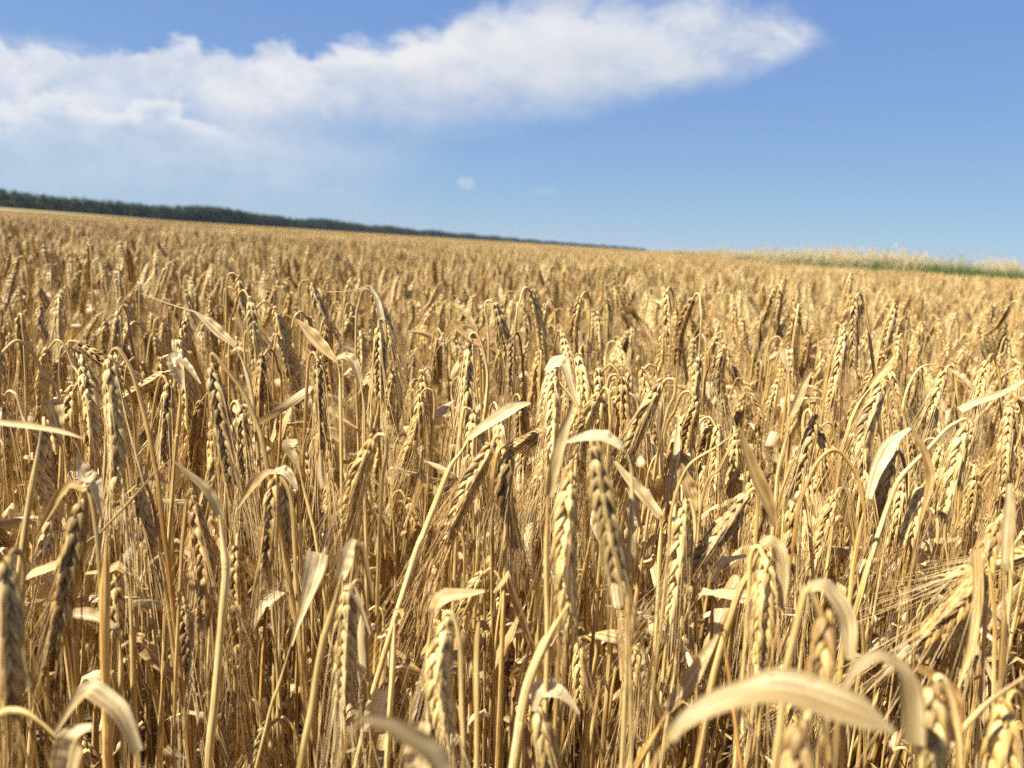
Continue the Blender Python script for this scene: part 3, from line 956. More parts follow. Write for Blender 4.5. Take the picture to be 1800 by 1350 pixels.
# -- upper left
H('the dangling grey flag', 'grey flag leaf with a long thin thread hanging off its tip', depth=.58, stem=[(413, 607), (428, 640), (441, 685), (450, 760)], sw=8, tone=GREY,
  leaves=[L([(248, 516), (300, 535), (342, 548)], [1.5, 2, 3], 1), L([(342, 548), (365, 566), (388, 588), (413, 608)], [3, 17, 19, 9], 1.1)])
H('the white lance leaf', 'white lance leaf with a dark thread trailing from its point', depth=.55, stem=[(592, 634), (597, 660), (598, 689), (600, 800)], sw=7, tone=PALE,
  leaves=[L([(440, 520), (480, 543), (521, 562)], [1.5, 2, 3], 1, tone=(.5, .42, .33)), L([(521, 562), (540, 582), (566, 610), (592, 636)], [3, 22, 20, 5], .9)])
H('the ear below white lance', 'well lit ear hanging just below the white lance leaf', ear=(561, 630, 564, 786, .57), side=-1, ks=.95)
H('the hooked yellow leaf', 'yellow strap leaf bent over into a hook with its stem', depth=.55, stem=[(634, 672), (640, 720), (640, 790), (642, 880)], sw=8,
  leaves=[L([(592, 629), (608, 626), (622, 638), (634, 676)], [6, 15, 16, 9], .7)])
H('the slender twin ear', 'slender lit ear with a grey stem pressed against it', ear=(665, 574, 666, 690, .60), stem=[(668, 562), (677, 570), (678, 606), (675, 674), (657, 763), (640, 860)], sw=9, ks=.85,
  leaves=[L([(575, 513), (615, 511), (650, 502)], [2, 2, 3], 1, tone=(.6, .5, .38)), L([(650, 502), (664, 530), (672, 570), (679, 612)], [4, 8, 10, 9], 1.3)])
H('the ear with brown flag', 'neat ear hanging straight under a small brown flag leaf', ear=(825, 598, 816, 770, .56), stem=[(828, 588), (840, 592), (855, 640), (857, 680), (850, 750), (846, 840)], sw=10, ks=.98,
  leaves=[L([(724, 695), (760, 630), (793, 566)], [1.5, 2, 3], 1, tone=(.55, .45, .33)), L([(793, 564), (812, 580), (830, 594), (846, 606)], [4, 18, 19, 9], .9, tone=(.75, .66, .5))])
H('the pale upper blade', 'pale bent blade rising behind the brown flag leaf', depth=.62, stem=[(835, 575), (842, 620), (846, 700)], sw=6, leaves=[L([(800, 534), (815, 545), (835, 576)], [3, 14, 6], 1)], tone=PALE)
H('the dark far ear', 'dark slim ear standing just right of the neat straight one', ear=(900, 592, 896, 690, .78), side=1, tone=DARK, ks=.9)
H('the tall blurred ear', 'tall blurred ear rising above its row against paler stalks', ear=(1170, 512, 1174, 606, .84), side=1)
H('the tall dark hooked ear', 'tall dark ear on a sharply hooked stem above its row', ear=(1502, 524, 1499, 640, .72), side=1, tone=DARK)
H('the shadowed ear pair', 'brown shadowed ear beside blurred leaves high among the rows', ear=(209, 545, 203, 615, .80), side=1, tone=DARK)
# -- middle
H('the swept pale blade', 'long slanting stalk with a pale blade swept up from its joint', depth=.45, stem=[(826, 769), (810, 795), (791, 822), (768, 880), (746, 935), (722, 1000)], sw=13, root=(-.08, .12),
  leaves=[L([(824, 770), (845, 754), (872, 736), (900, 718), (932, 708)], [10, 18, 23, 18, 5], .9)], tone=PALE)
H('the slanting bearded ear', 'fat slanting ear with a straight beard of long awns', ear=(866, 780, 787, 940, .47), stem=[(872, 768), (884, 774), (892, 810), (890, 900)], sw=10, ks=1.12, awn=.15, splay=.55, keep=.95, curve=.002)
H('the draped double leaf', 'ear draped with two cream leaf blades like a tent', ear=(482, 838, 470, 988, .45), side=1, ks=1.0, sw=8, stem=[(486, 830), (494, 838), (512, 880), (520, 1000)],
  leaves=[L([(484, 830), (466, 834), (440, 858), (418, 894)], [8, 15, 15, 4], 1.3), L([(482, 830), (500, 828), (514, 845), (522, 862)], [8, 17, 15, 4], .9)])
H('the ear beside tent leaf', 'ear hanging right of the cream tent of leaves', ear=(501, 848, 509, 968, .50), ks=.95)
H('the small triangular fold', 'stalk topped by a small pale triangular leaf fold', depth=.48, stem=[(525, 819), (534, 860), (548, 912), (560, 980)], sw=7, leaves=[L([(523, 776), (510, 783), (514, 798), (525, 820)], [8, 25, 20, 4], .8)], tone=PALE)
H('the cut trumpet leaf', 'trumpet shaped cream leaf cut straight across its top on a thin stem', depth=.42, stem=[(512, 1134), (508, 1145), (490, 1205), (468, 1276)], sw=6,
  leaves=[L([(560, 971), (551, 1010), (535, 1064), (522, 1100), (512, 1135)], [33, 28, 15, 9, 5], (.5, 1.5))], tone=PALE)
H('the blurred bent stalk', 'blurred bent stalk with a broad sheath near the trumpet leaf', depth=.36, stem=[(601, 1009), (585, 1070), (568, 1128), (556, 1190), (548, 1246), (528, 1350)], sw=14, root=(-.05, .05),
  leaves=[L([(622, 948), (612, 972), (604, 1000), (599, 1018)], [10, 22, 22, 14], 1.2), L([(622, 950), (636, 962), (647, 1010), (655, 1056)], [6, 11, 10, 4], 1.4, tone=(.6, .5, .4))])
H('the side lit blurred ear', 'soft focus ear turned sideways under a curled cream husk', ear=(612, 1036, 602, 1225, .385), side=1, ks=.95, roll=.9, sw=7, leaves=[L([(604, 1034), (616, 1034), (630, 1060), (650, 1115)], [8, 13, 11, 3], 1.4)])
H('the bent elbow leaf', 'stem with a cream leaf bent level like an elbow at its top', depth=.375, stem=[(761, 1076), (756, 1110), (752, 1157), (752, 1261), (750, 1360)], sw=12, root=(0, .03),
  leaves=[L([(762, 1078), (768, 1062), (786, 1048), (820, 1044), (852, 1039)], [13, 21, 24, 18, 5], .8)])
H('the dotted plain stem', 'plain upright stem just right of the level cream leaf', depth=.38, stem=[(846, 1045), (842, 1090), (838, 1157), (838, 1350)], sw=12, root=(0, .02))
H('the plump near ear', 'plump blurred ear hooked over below the level cream leaf', ear=(786, 1090, 786, 1280, .345), stem=[(782, 1080), (796, 1082), (808, 1130), (812, 1250), (815, 1350)], sw=10, curve=.004, ks=1.05)
H('the tied knot stem', 'short stem ending in a tied knot of awns', depth=.42, stem=[(699, 1076), (694, 1098), (690, 1187), (684, 1276)], sw=12, leaves=[L([(698, 1096), (703, 1078), (692, 1072)], [11, 14, 5], 2.2)])
H('the cream tongue leaf', 'broad cream tongue leaf standing low among the stems', depth=.40, stem=[(655, 1280), (652, 1340)], sw=11, leaves=[L([(655, 1285), (662, 1245), (672, 1212)], [26, 33, 22], .7)], tone=PALE)
H('the out of focus grey leaf', 'dark grey leaf right before the lens melting out of focus', depth=.20, stem=[(636, 1262), (612, 1300), (590, 1360), (572, 1440)], sw=15, root=(-.02, .03),
  leaves=[L([(636, 1262), (672, 1268), (716, 1288), (758, 1316), (786, 1360), (795, 1410)], [12, 24, 34, 36, 30, 16], 1.0, (.5, .9), tone=(.42, .40, .37))])
H('the blurred cream hood', 'blurred cream hood of a leaf low beneath the plump ear', depth=.30, stem=[(735, 1380), (735, 1450)], sw=14, leaves=[L([(733, 1385), (734, 1320), (742, 1268)], [36, 42, 26], .8)], tone=PALE)
# -- centre right
H('the white capped ear', 'upright lit ear under a crumpled white leaf cap', ear=(975, 652, 969, 806, .53), stem=[(1014, 712), (1018, 748), (1012, 819), (1008, 900)], sw=8, ks=.95, side=1,
  leaves=[L([(961, 653), (974, 639), (990, 640), (1000, 670), (1014, 714)], [10, 22, 22, 11, 8], (.8, 1.2))], tone=PALE)
H('the long sheath blade', 'tall blurred stalk with a long sheath blade standing before two ears', depth=.36, stem=[(964, 870), (961, 950), (961, 1030), (962, 1098), (958, 1250)], sw=11, root=(0, .02),
  leaves=[L([(1008, 708), (990, 765), (975, 822), (965, 872)], [5, 20, 20, 12], 1.8)])
H('the bowed cane leaf', 'blurred stem bowed over like a cane with a widening leaf', depth=.35, stem=[(1092, 785), (1107, 812), (1111, 860), (1109, 920), (1102, 1000), (1104, 1060), (1098, 1250)], sw=11, root=(0, .02),
  leaves=[L([(996, 777), (1030, 768), (1065, 769), (1092, 786)], [4, 20, 21, 12], .9)])
H('the hazy brown ear', 'hazy brown ear hanging inside the bowed cane stem', ear=(1043, 792, 1082, 1010, .335), side=1, ks=.95, tone=DARK, sw=8, roll=1.2, stem=[(1040, 776), (1052, 782), (1062, 830), (1100, 1010), (1108, 1200)])  # DARK tone stands in for the shade on this ear
H('the big central ear', 'big braided ear in the middle with fat sunlit grains', ear=(1002, 836, 1000, 1088, .375), side=-1, ks=1.12, sw=9, stem=[(1004, 824), (994, 828), (990, 880), (984, 1080)], curve=.003)
H('the ivory slipper leaf', 'ivory slipper shaped leaf hanging beside the bowed cane stem', depth=.50, stem=[(1159, 905), (1162, 930), (1158, 997), (1154, 1100)], sw=9, tone=PALE,
  leaves=[L([(1074, 804), (1100, 836), (1130, 870), (1160, 908)], [4, 14, 24, 13], .9)])
H('the two row hanging ear', 'hanging ear with two dark edged rows beside a pale sheath', ear=(1203, 890, 1179, 1085, .44), side=1, ks=1.0, sw=8, stem=[(1206, 880), (1216, 886), (1222, 930), (1212, 1000), (1190, 1150)],
  leaves=[L([(1198, 814), (1206, 842), (1213, 866), (1219, 898)], [3, 20, 22, 10], 1.2)])
H('the upright needle leaf', 'upright needle leaf widening towards its base', depth=.55, stem=[(1189, 800), (1187, 860), (1183, 940)], sw=8, leaves=[L([(1193, 720), (1191, 760), (1189, 806)], [2, 7, 12], 1)], tone=PALE)
H('the tasselled slanting ear', 'slanting ear whose long white awns sweep far to the left', ear=(1316, 868, 1228, 985, .45), stem=[(1324, 860), (1332, 872), (1330, 920), (1322, 1020)], sw=8, ks=1.05, awn=.12, splay=1.3, keep=.6)
H('the peaked brown flag', 'brown flag leaf hanging from a sharp peak at its stem tip', depth=.44, stem=[(1302, 752), (1262, 784), (1208, 822), (1180, 900), (1172, 1000)], sw=6, root=(-.03, .05),
  leaves=[L([(1300, 752), (1310, 786), (1330, 838), (1352, 888), (1362, 925)], [4, 17, 21, 19, 8], .9, tone=(.72, .68, .56))])
H('the level pointed leaf', 'level pointed leaf jutting left from a golden stem', depth=.42, stem=[(1336, 1050), (1340, 1100), (1338, 1200)], sw=9, leaves=[L([(1228, 1045), (1260, 1042), (1300, 1043), (1337, 1050)], [3, 12, 17, 14], .9)])
H('the short crooked leaf', 'short crooked leaf above the level pointed one', depth=.46, stem=[(1255, 1022), (1252, 1070), (1248, 1180)], sw=8, leaves=[L([(1313, 977), (1285, 983), (1265, 992), (1255, 1026)], [5, 13, 15, 8], .9)])
H('the thick golden stem', 'thick golden slanting stem without an ear', depth=.40, stem=[(1345, 940), (1336, 965), (1318, 1005), (1300, 1039), (1285, 1085), (1270, 1128), (1250, 1202), (1235, 1290)], sw=14)
H('the long slanting sheath', 'long slanting ribbed sheath running to the bottom edge', depth=.37, stem=[(1178, 1240), (1160, 1275), (1140, 1310), (1117, 1352)], sw=15, root=(-.08, .12),
  leaves=[L([(1262, 1115), (1243, 1148), (1220, 1187), (1197, 1220), (1174, 1247)], [5, 19, 27, 26, 17], 1.5)])
H('the rusty thin stem', 'rusty thin stem dropping from the tip of the ribbed sheath', depth=.37, stem=[(1264, 1112), (1272, 1122), (1282, 1187), (1297, 1305), (1306, 1400)], sw=10, tone=(.85, .66, .5), root=(.03, .04))
H('the small crowned ear', 'small pale ear low down with a crooked stem over its top', ear=(1018, 1128, 1018, 1222, .56), ks=1.0, stem=[(1020, 1122), (1034, 1122), (1048, 1140), (1039, 1187), (1015, 1248)], sw=7, root=(-.02, .05), tone=PALE)
H('the knuckled stalk', 'thick slanting stalk with a knuckle at its broken top', depth=.36, stem=[(1000, 1062), (985, 1085), (959, 1128), (930, 1196), (915, 1260), (905, 1330)], sw=20, root=(-.05, .06))
H('the low tent ear', 'ear low at the bottom edge under a yellow leaf tent', ear=(946, 1248, 966, 1350, .36), side=-1, ks=1.1, sw=8, leaves=[L([(938, 1250), (948, 1213), (978, 1215), (1000, 1232), (1018, 1255)], [8, 24, 30, 18, 4], .8)])
H('the hidden ear behind stems', 'sunlit ear half hidden behind upright stems low down', ear=(1121, 1132, 1104, 1222, .52), ks=.95)
# -- right third
H('the little white fan', 'thin stalk with a little white fan leaf at its tip', depth=.60, stem=[(1386, 650), (1387, 674), (1385, 760)], sw=5, leaves=[L([(1381, 612), (1383, 630), (1386, 652)], [20, 15, 5], .6)], tone=PALE)
H('the brown pointed sheath', 'brown pointed sheath standing up beside the little white fan', depth=.52, stem=[(1391, 730), (1377, 793), (1367, 840), (1360, 920)], sw=9, leaves=[L([(1427, 653), (1415, 676), (1403, 704), (1390, 734)], [3, 12, 14, 10], 1.6, tone=(.7, .62, .5))])
H('the raised open sheath', 'tall slanting stalk with an open brown sheath raised at its tip', depth=.54, stem=[(1533, 678), (1513, 704), (1498, 735), (1489, 763), (1478, 800), (1470, 870)], sw=8, leaves=[L([(1572, 625), (1558, 648), (1545, 664), (1530, 682)], [6, 16, 14, 9], 1.6, tone=(.78, .7, .52))])
H('the curved golden ear', 'plump golden ear curving gently with bright grain rows', ear=(1551, 679, 1520, 846, .49), stem=[(1556, 671), (1569, 682), (1592, 748), (1598, 840), (1592, 950)], sw=4, ks=1.1, curve=.006)
H('the braided golden ear', 'braided golden ear hanging from a long slanting golden neck', ear=(1695, 750, 1656, 896, .48), stem=[(1697, 738), (1680, 744), (1661, 757), (1631, 790), (1600, 820), (1575, 852), (1550, 922), (1525, 1000), (1500, 1090)], sw=11, ks=1.12, root=(-.06, .08))
H('the split wishbone leaf', 'leaf split like a wishbone with one blade on each side', depth=.45, stem=[(1526, 872), (1515, 915), (1507, 955), (1498, 1010), (1490, 1080)], sw=10,
  leaves=[L([(1600, 753), (1582, 766), (1562, 786), (1541, 826), (1526, 876)], [5, 16, 24, 17, 10], .9), L([(1601, 755), (1616, 778), (1627, 805), (1635, 846), (1617, 918)], [6, 13, 13, 13, 4], 1.3, tone=(.85, .78, .66))])
H('the ear inside wishbone', 'shaded ear hanging inside the wishbone leaf', ear=(1568, 806, 1534, 944, .51), ks=1.0, tone=DARK)  # shade inside the leaf is put into the ear's tone
H('the ear under wishbone', 'lit ear hanging below the wishbone leaf tip', ear=(1622, 854, 1596, 948, .47), ks=1.0)
H('the slim lit ear', 'slim lit ear left of a hooked brown stem', ear=(1432, 732, 1402, 850, .53), ks=.95, side=-1)
H('the low slim ear', 'low slim ear hanging below the slim lit one', ear=(1394, 878, 1386, 1000, .48), ks=.9)
H('the leaning mid ear', 'leaning ear between hooked brown stem and low slim ear', ear=(1467, 870, 1424, 998, .52), ks=.95)
H('the hooked brown stem', 'brown stem hooked over with its dark end hanging down', depth=.45, stem=[(1521, 960), (1520, 905), (1510, 845), (1496, 818), (1477, 795), (1457, 793), (1435, 815), (1418, 850), (1403, 896), (1390, 980)], sw=8, root=(-.05, .06), tone=(.72, .58, .42))
H('the soft upper right ear', 'soft lit ear high at the end of the rows by a curled leaf', ear=(1735, 632, 1714, 714, .68), ks=1.0)
H('the edge column ear', 'lit ear standing in a column close to the photo edge', ear=(1777, 714, 1766, 842, .54), ks=1.0)
H('the soft leaning ear', 'soft leaning ear between the curved ear and a curled leaf', ear=(1660, 652, 1628, 732, .64), ks=1.0)
H('the paddle leaf', 'paddle shaped leaf reaching in from the photo edge', depth=.50, stem=[(1800, 668), (1822, 690), (1832, 760)], sw=6, leaves=[L([(1688, 722), (1718, 706), (1764, 690), (1802, 668)], [13, 13, 9, 5], .9)])
H('the floating pale leaf', 'small pale leaf hanging off an arched stem', depth=.56, stem=[(1668, 648), (1640, 640), (1612, 652), (1590, 700), (1580, 780)], sw=5, leaves=[L([(1668, 649), (1690, 662), (1711, 684)], [6, 14, 3], .8)], tone=PALE)
H('the sweeping bearded ear', 'grey brown ear bowed left with awns fanned wide across its neighbours', ear=(1752, 918, 1630, 1115, .40), stem=[(1764, 908), (1776, 918), (1778, 980), (1770, 1100)], sw=9, ks=1.15, curve=-.006, awn=.16, splay=3.0, keep=.38, tone=(.85, .82, .78))
H('the dark edge blade', 'dark grey blade standing upright close to the photo edge', depth=.36, stem=[(1765, 990), (1764, 1060), (1762, 1150)], sw=10, tone=(.6, .58, .56), leaves=[L([(1775, 850), (1774, 895), (1770, 945), (1765, 1000)], [8, 16, 15, 10], 1.3)])
H('the neat lower ear', 'neat lit ear below the bowed bearded one', ear=(1707, 994, 1690, 1190, .41), side=1, ks=1.08, sw=8)
H('the torn strap leaf', 'long pale strap leaf hanging torn in front of the neat lower ear', depth=.385, stem=[(1716, 966), (1732, 975), (1744, 1040), (1748, 1150)], sw=8, leaves=[L([(1717, 968), (1719, 1020), (1717, 1068), (1706, 1143), (1684, 1208)], [14, 15, 13, 11, 3], 1.0)], tone=PALE)
H('the white hooded ear', 'ear under a smooth white leaf hood bent over its top', ear=(1347, 976, 1334, 1168, .385), side=-1, ks=1.0, sw=9,
  leaves=[L([(1337, 957), (1352, 953), (1368, 968), (1376, 1010), (1376, 1052), (1371, 1088)], [8, 20, 24, 22, 14, 4], .9)], tone=PALE)
H('the blurred shepherd hook', 'blurred ear beneath a pale leaf bent like a shepherd hook', ear=(1452, 1080, 1440, 1215, .275), stem=[(1421, 1036), (1405, 1080), (1393, 1130), (1380, 1187), (1368, 1300)], sw=15, ks=1.0, root=(-.02, .03),
  leaves=[L([(1420, 1040), (1432, 1030), (1452, 1034), (1474, 1060), (1489, 1098), (1492, 1160)], [12, 17, 24, 29, 28, 16], 1.0)])
H('the large arching leaf', 'large cream leaf arching out of focus across the bottom right', depth=.205, stem=[(1182, 1292), (1160, 1326), (1146, 1350), (1130, 1400), (1120, 1470)], sw=17, root=(-.02, .02),
  leaves=[L([(1178, 1298), (1200, 1270), (1232, 1250), (1285, 1228), (1350, 1213), (1410, 1218), (1468, 1238), (1528, 1262), (1574, 1290)], [17, 22, 30, 40, 54, 64, 60, 44, 8], (1.2, .8))])
H('the double bent strap', 'blurred yellow strap bent twice behind the large arching leaf', depth=.245, stem=[(1483, 1211), (1474, 1260), (1466, 1350), (1460, 1450)], sw=12, root=(-.02, .03),
  leaves=[L([(1482, 1214), (1504, 1176), (1540, 1154), (1581, 1175), (1602, 1231), (1608, 1308)], [11, 17, 18, 24, 38, 28], .9)])
H('the brown inner strap', 'brown blurred strap drooping over a near golden ear', ear=(1640, 1205, 1636, 1370, .265), stem=[(1646, 1192), (1662, 1200), (1680, 1260), (1690, 1400)], sw=12, ks=1.1,
  leaves=[L([(1611, 1173), (1646, 1196), (1672, 1231), (1678, 1305)], [12, 27, 32, 20], 1.2, tone=(.72, .6, .45))])
H('the near corner ear', 'near blurred ear cut by the bottom corner of the photo', ear=(1764, 1235, 1755, 1420, .31), side=1, ks=1.1, sw=10)
H('the slanting corner straw', 'blurred straw slanting up to the photo edge above a near ear', depth=.30, stem=[(1815, 1180), (1735, 1237), (1682, 1297), (1650, 1360)], sw=11, root=(-.06, .05))
H('the golden ear under arch', 'golden blurred ear cut off beneath the large arching leaf', ear=(1406, 1272, 1392, 1420, .235), side=1, ks=1.0, sw=10)


# ------------------------------------------------------------------ barley: copies between and behind them
protos = []
pr = np.random.default_rng(21)
for k in range(26):
    S = random_stalk(pr, 'hi', short=(k >= 20))
    e = empty('barley_stalk', (0, -3, 0))
    link('stem', S['stem'].mesh('stem', [M_STEM]), e)
    eo = link('ear', S['ear'].mesh('ear', [M_EAR]), e)
    link('awns', S['awns'].mesh('awns', [M_AWN]), eo)
    for gl in S['leaves']:
        link('leaf', gl.mesh('leaf', [M_LEAF]), e)
    protos.append((e, S['info']))

N_IND = 300 - len(HERO)


def verge_x(y):
    return VX + (y - VY) * VS if y > VY - 0.2 else 1e9


def candidates():
    """one jittered root position for every stalk near the camera, nearest first"""
    out = []
    cell = 0.043
    for i in range(-95, 96):
        for j in range(-16, 140):
            x, y = (i + pr.uniform(0, 1)) * cell, (j + pr.uniform(0, 1)) * cell
            out.append((x, y))
    return out


def clear(x, y, rz, sc, info, d0):
    """does this stalk keep out of the lens and off the hand-placed stalks that stand behind it?"""
    c, s = math.cos(rz), math.sin(rz)

    def W(q):
        return np.array([x + (q[0] * c - q[1] * s) * sc, y + (q[0] * s + q[1] * c) * sc, q[2] * sc])
    B, T = info['ear']
    pts_ = [B, (3 * B + T) / 4, (B + T) / 2, (B + 3 * T) / 4, T, info['path'][-6], info['path'][int(len(info['path']) * 0.88)], info['path'][int(len(info['path']) * 0.75)], info['path'][int(len(info['path']) * 0.62)]]
    for _, _, pp in info['leaves']:
        pts_ += list(pp[::3]) + [pp[-1]]
    for q in pts_:
        X = W(q)
        if np.linalg.norm(X - [0, 0, CAM_Z]) < 0.42:
            return False
        u, v, d = proj(X)
        if d < 0.3:
            continue
        for a, b, c_, e_, hd in HERO_BOX:
            if d < hd + 0.02 and a < u < c_ and b < v < e_:
                return False
    return True


cand = []
for x, y in candidates():
    r_ = math.hypot(x, y)
    if r_ < 0.40:
        continue
    cand.append((r_, x, y))
cand.sort()
chosen, far_near = [], []
for r_, x, y in cand:
    in_wedge = y > 0.30 and abs(x) < 0.80 * y + 0.05
    dens_ = 1.0 if r_ > 0.85 else 0.62 + 0.38 * max(0, (r_ - 0.45) / 0.4)
    if pr.random() > dens_:
        continue
    k = int(pr.integers(0, 26)); rz = pr.uniform(0, 6.28); sc = pr.uniform(0.94, 1.045)
    if in_wedge and len(chosen) < N_IND:
        ok = False
        for _ in range(9):
            if clear(x, y, rz, sc, protos[k][1], r_):
                ok = True
                break
            k = int(pr.integers(0, 26)); rz = pr.uniform(0, 6.28)
        if ok:
            chosen.append((r_, x, y, k, rz, sc))
    elif r_ > 0.5:
        far_near.append((x, y, rz, sc))

used = set()
adjs = {}
for r_, x, y, k, rz, sc in chosen:
    e0, info = protos[k]
    if k in used:
        e = copy_tree(e0)
    else:
        e = e0
        used.add(k)
    e.location = (x, y, 0); e.scale = (sc, sc, sc)
    e.rotation_euler = (pr.normal(0, 0.025), pr.normal(0, 0.025), rz)
    INDIV.append((e, info, x, y, rz, sc, k))
for k, (e0, _) in enumerate(protos):
    if k not in used:
        for ch in list(e0.children):
            for c2 in list(ch.children):
                bpy.data.objects.remove(c2)
            bpy.data.objects.remove(ch)
        bpy.data.objects.remove(e0)

# labels for the copies: what the stalk looks like and which hand-placed stalk it stands next to
hero_px = [(n, *proj(p)) for n, _, p in HERO]
taken = {}
for e, info, x, y, rz, sc, k in INDIV:
    c, s = math.cos(rz), math.sin(rz)
    B, T = info['ear']
    W = lambda q: np.array([x + (q[0] * c - q[1] * s) * sc, y + (q[0] * s + q[1] * c) * sc, q[2] * sc])
    (u0, v0, d0), (u1, v1, d1) = proj(W(B)), proj(W(T))
    nick, hu, hv, hd = min(hero_px, key=lambda h: abs(h[1] - u0) + 1.2 * abs(h[2] - v0) + 500 * abs(h[3] - d0))
    rel = ('behind' if d0 > hd + 0.05 else 'in front of' if d0 < hd - 0.05 else 'beside')
    lr = 'left of' if u0 < hu else 'right of'
    place = {'behind': f'behind and {lr}', 'in front of': f'before and {lr}', 'beside': f'{lr}'}[rel]
    dx = (u1 - u0) / (abs(v1 - v0) + 1)
    look = 'slanting' if abs(dx) > 0.35 else 'straight'
    size = 'short' if info['H'] * sc < 0.66 else 'tall' if info['H'] * sc > 0.79 else 'golden'
    lab = f'{size} stalk with {look} ear {place} {nick}'
    taken.setdefault(lab, []).append((u0, e))
ORD = ['', 'second', 'third', 'fourth', 'fifth', 'sixth', 'seventh', 'eighth']
for lab, es in taken.items():
    es.sort(key=lambda t: t[0])
    for i, (_, e) in enumerate(es):
        full = lab if i == 0 and len(es) == 1 else (f'leftmost {lab}' if i == 0 else f'{ORD[min(i, 7)]} from left {lab}')
        if len(full.split()) > 16:
            full = full.replace(' of the ', ' of ')
        if len(full.split()) > 16:
            full = full.replace('behind and ', 'behind ').replace('before and ', 'before ')
        tag(e, full, 'barley stalk', GROUP)

# ------------------------------------------------------------------ the rest of the field
def joined(S, name):
    g = G()
    for key, mi in (('stem', 0), ('ear', 1), ('awns', 2)):
        merge(g, S[key], mi)
    for gl in S['leaves']:
        merge(g, gl, 3)
    return g


def merge(g, o, mi, M=None, off=0):
    if not o.v:
        return
    v = np.concatenate(o.v)
    if M is not None:
        v = v @ M.T + off
    base = g.n
    g.v.append(v); g.uv.append(np.concatenate(o.uv)); g.tone.append(np.concatenate(o.tone))
    for f in o.f:
        g.f.append(f + base); g.mi.append(np.full(len(f), mi))
    g.n += len(v)


MM = [M_STEM, M_EAR, M_AWN, M_LEAF]
mr = np.random.default_rng(5)
mid_protos = [joined(random_stalk(mr, 'mid', short=(k >= 16)), 'm').mesh('barley_stalk_pattern', MM) for k in range(22)]
pts, rot, scl, idx = [], [], [], []


def put(x, y, rz, sc):
    sw_ = 0.03 * math.sin(x * 1.7 + 0.8 * y) * math.sin(y * 1.3 - 0.5 * x) + 0.02 * math.sin(x * 4.3 + 2) * math.sin(y * 3.1)
    pts.append((x, y, 0)); rot.append((mr.normal(0, 0.04) + sw_, mr.normal(0, 0.04) + 1.6 * sw_, rz)); scl.append(sc * (1 + sw_ * 0.9)); idx.append(int(mr.integers(0, 22)))


for x, y, rz, sc in far_near:
    put(x, y, rz, sc)
NEAR_Y = 124 * 0.0455 + 0.7
y = 140 * 0.043
while y < 9.0:
    half = 0.80 * y + 0.9
    n = int(2 * half / 0.050)
    for i in range(n):
        x = -half + (i + mr.uniform(0, 1)) * 0.050
        if abs(x) > 4.1 or y > 6.0:
            put(x, y + mr.uniform(-0.025, 0.025), mr.uniform(0, 6.28), mr.uniform(0.93, 1.05))
    y += 0.050
for j in range(60):      # a strip left and right of the near block
    pass

# patches of low-detail stalks from there to the far edge
lr_ = np.random.default_rng(9)
low = [joined(random_stalk(lr_, 'low', short=False), 'l') for _ in range(14)]


def patch(size, per_m2, name):
    g = G()
    n = int(math.sqrt(per_m2) * size)
    for i in range(n):
        for j in range(n):
            a = lr_.uniform(0, 6.28); sc = lr_.uniform(0.92, 1.05)
            M = np.array([[math.cos(a), -math.sin(a), 0], [math.sin(a), math.cos(a), 0], [0, 0, 1]]) * sc
            o = np.array([(i + lr_.uniform(0, 1)) / n - 0.5, (j + lr_.uniform(0, 1)) / n - 0.5, 0]) * size
            src = low[int(lr_.integers(0, len(low)))]
            v = np.concatenate(src.v) @ M.T + o
            base = g.n
            g.v.append(v); g.uv.append(np.concatenate(src.uv)); g.tone.append(np.concatenate(src.tone))
            for f, mi in zip(src.f, src.mi):
                g.f.append(f + base); g.mi.append(mi)
            g.n += len(v)
    return g.mesh(name, MM)


p1 = [patch(1.0, 300, 'barley_patch') for _ in range(3)]
p4 = [patch(4.0, 90, 'barley_patch') for _ in range(2)]
all_protos = mid_protos + p1 + p4
yy = 9.5
while yy < 40:
    half = 0.80 * yy + 3
    for i in range(int(-half), int(half) + 1):
        x = i + 0.0
        if x > verge_x(yy) - 0.3:
            break
        pts.append((x, yy, 0)); rot.append((0, 0, int(lr_.integers(0, 4)) * math.pi / 2)); scl.append(1.0); idx.append(22 + int(lr_.integers(0, 3)))
    yy += 1.0
yy = 41.5
while yy < 260:
    half = 0.80 * yy + 6
    for i in range(int(-half / 4), int(half / 4) + 1):
        x = i * 4.0
        if x > verge_x(yy) - 2:
            break
        pts.append((x, yy, 0)); rot.append((0, 0, int(lr_.integers(0, 4)) * math.pi / 2)); scl.append(1.0); idx.append(25 + int(lr_.integers(0, 2)))
    yy += 4.0
field = scatter('barley_field', pts, rot, scl, idx, all_protos, MM)
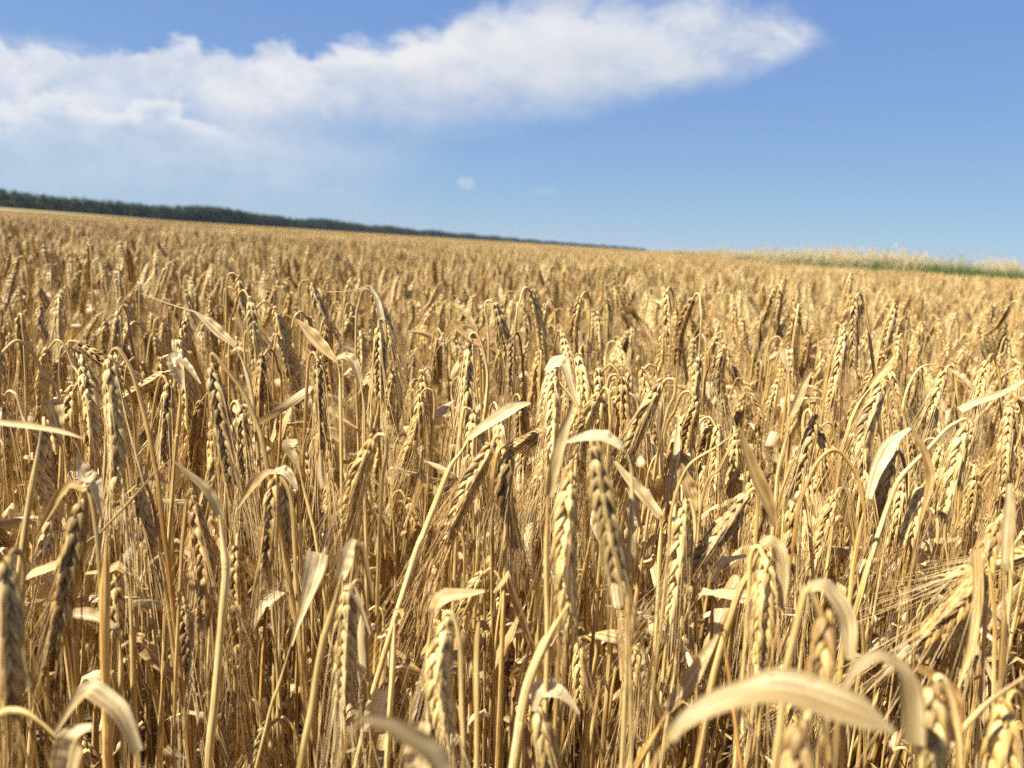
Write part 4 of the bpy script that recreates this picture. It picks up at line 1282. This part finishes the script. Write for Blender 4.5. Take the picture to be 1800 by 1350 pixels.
tag(field, 'dense ripe golden barley covering the field as far as the horizon', 'barley', kind='stuff')

# dead leaves and broken straw on the soil and lodged between the stems
lt = np.random.default_rng(14)
litter_protos = []
for _ in range(8):
    g = G()
    pp, W = leaf_path([0, 0, 0], [1, 0, 0.15], lt.uniform(0.05, 0.13), lt, 12, 1, 0.3)
    ribbon(g, pp, leaf_profile(12, lt.uniform(0.006, 0.012), lt), W, np.full(12, lt.uniform(0.4, 2.6)), across=5)
    litter_protos.append(g.mesh('straw_scrap', [M_LEAF]))
pts, rot, scl, idx = [], [], [], []
for _ in range(1800):
    y = lt.uniform(0.3, 3.2); x = lt.uniform(-1, 1) * (0.8 * y + 0.3)
    z = abs(lt.normal(0, 0.02)) + 0.01 if lt.random() < 0.7 else lt.uniform(0.03, 0.3)
    pts.append((x, y, z)); rot.append((lt.normal(0, 0.8), lt.normal(0, 0.9), lt.uniform(0, 6.28))); scl.append(lt.uniform(0.6, 1.2)); idx.append(lt.integers(0, 8))
litter = scatter('straw_litter', pts, rot, scl, idx, litter_protos, [M_LEAF])
litter.color = (0.55, 0.46, 0.36, 1)
tag(litter, 'dead leaves and broken straw lodged low between the barley stems', 'litter', kind='stuff')

# ------------------------------------------------------------------ summer haze over the plain
HM, ht = new_mat('haze')
hv = ht.n('ShaderNodeVolumePrincipled', ins={'Color': (0.80, 0.90, 1.0, 1), 'Density': 0.00006, 'Anisotropy': 0.3})
ho = ht.n('ShaderNodeOutputMaterial', ins={1: hv.outputs[0]})
hx0, hx1, hy0, hy1, hz0, hz1 = -5900, 5900, -380, 8800, -1.0, 24.0
hg = G()
hg.add([[x, y, z] for x in (hx0, hx1) for y in (hy0, hy1) for z in (hz0, hz1)], [[0, 1, 3, 2], [4, 6, 7, 5], [0, 4, 5, 1], [2, 3, 7, 6], [0, 2, 6, 4], [1, 5, 7, 3]], np.zeros((8, 2)))
haze = link('haze', hg.mesh('haze', [HM]))
tag(haze, 'pale blue summer haze over the far edge of the field', 'haze', kind='stuff')
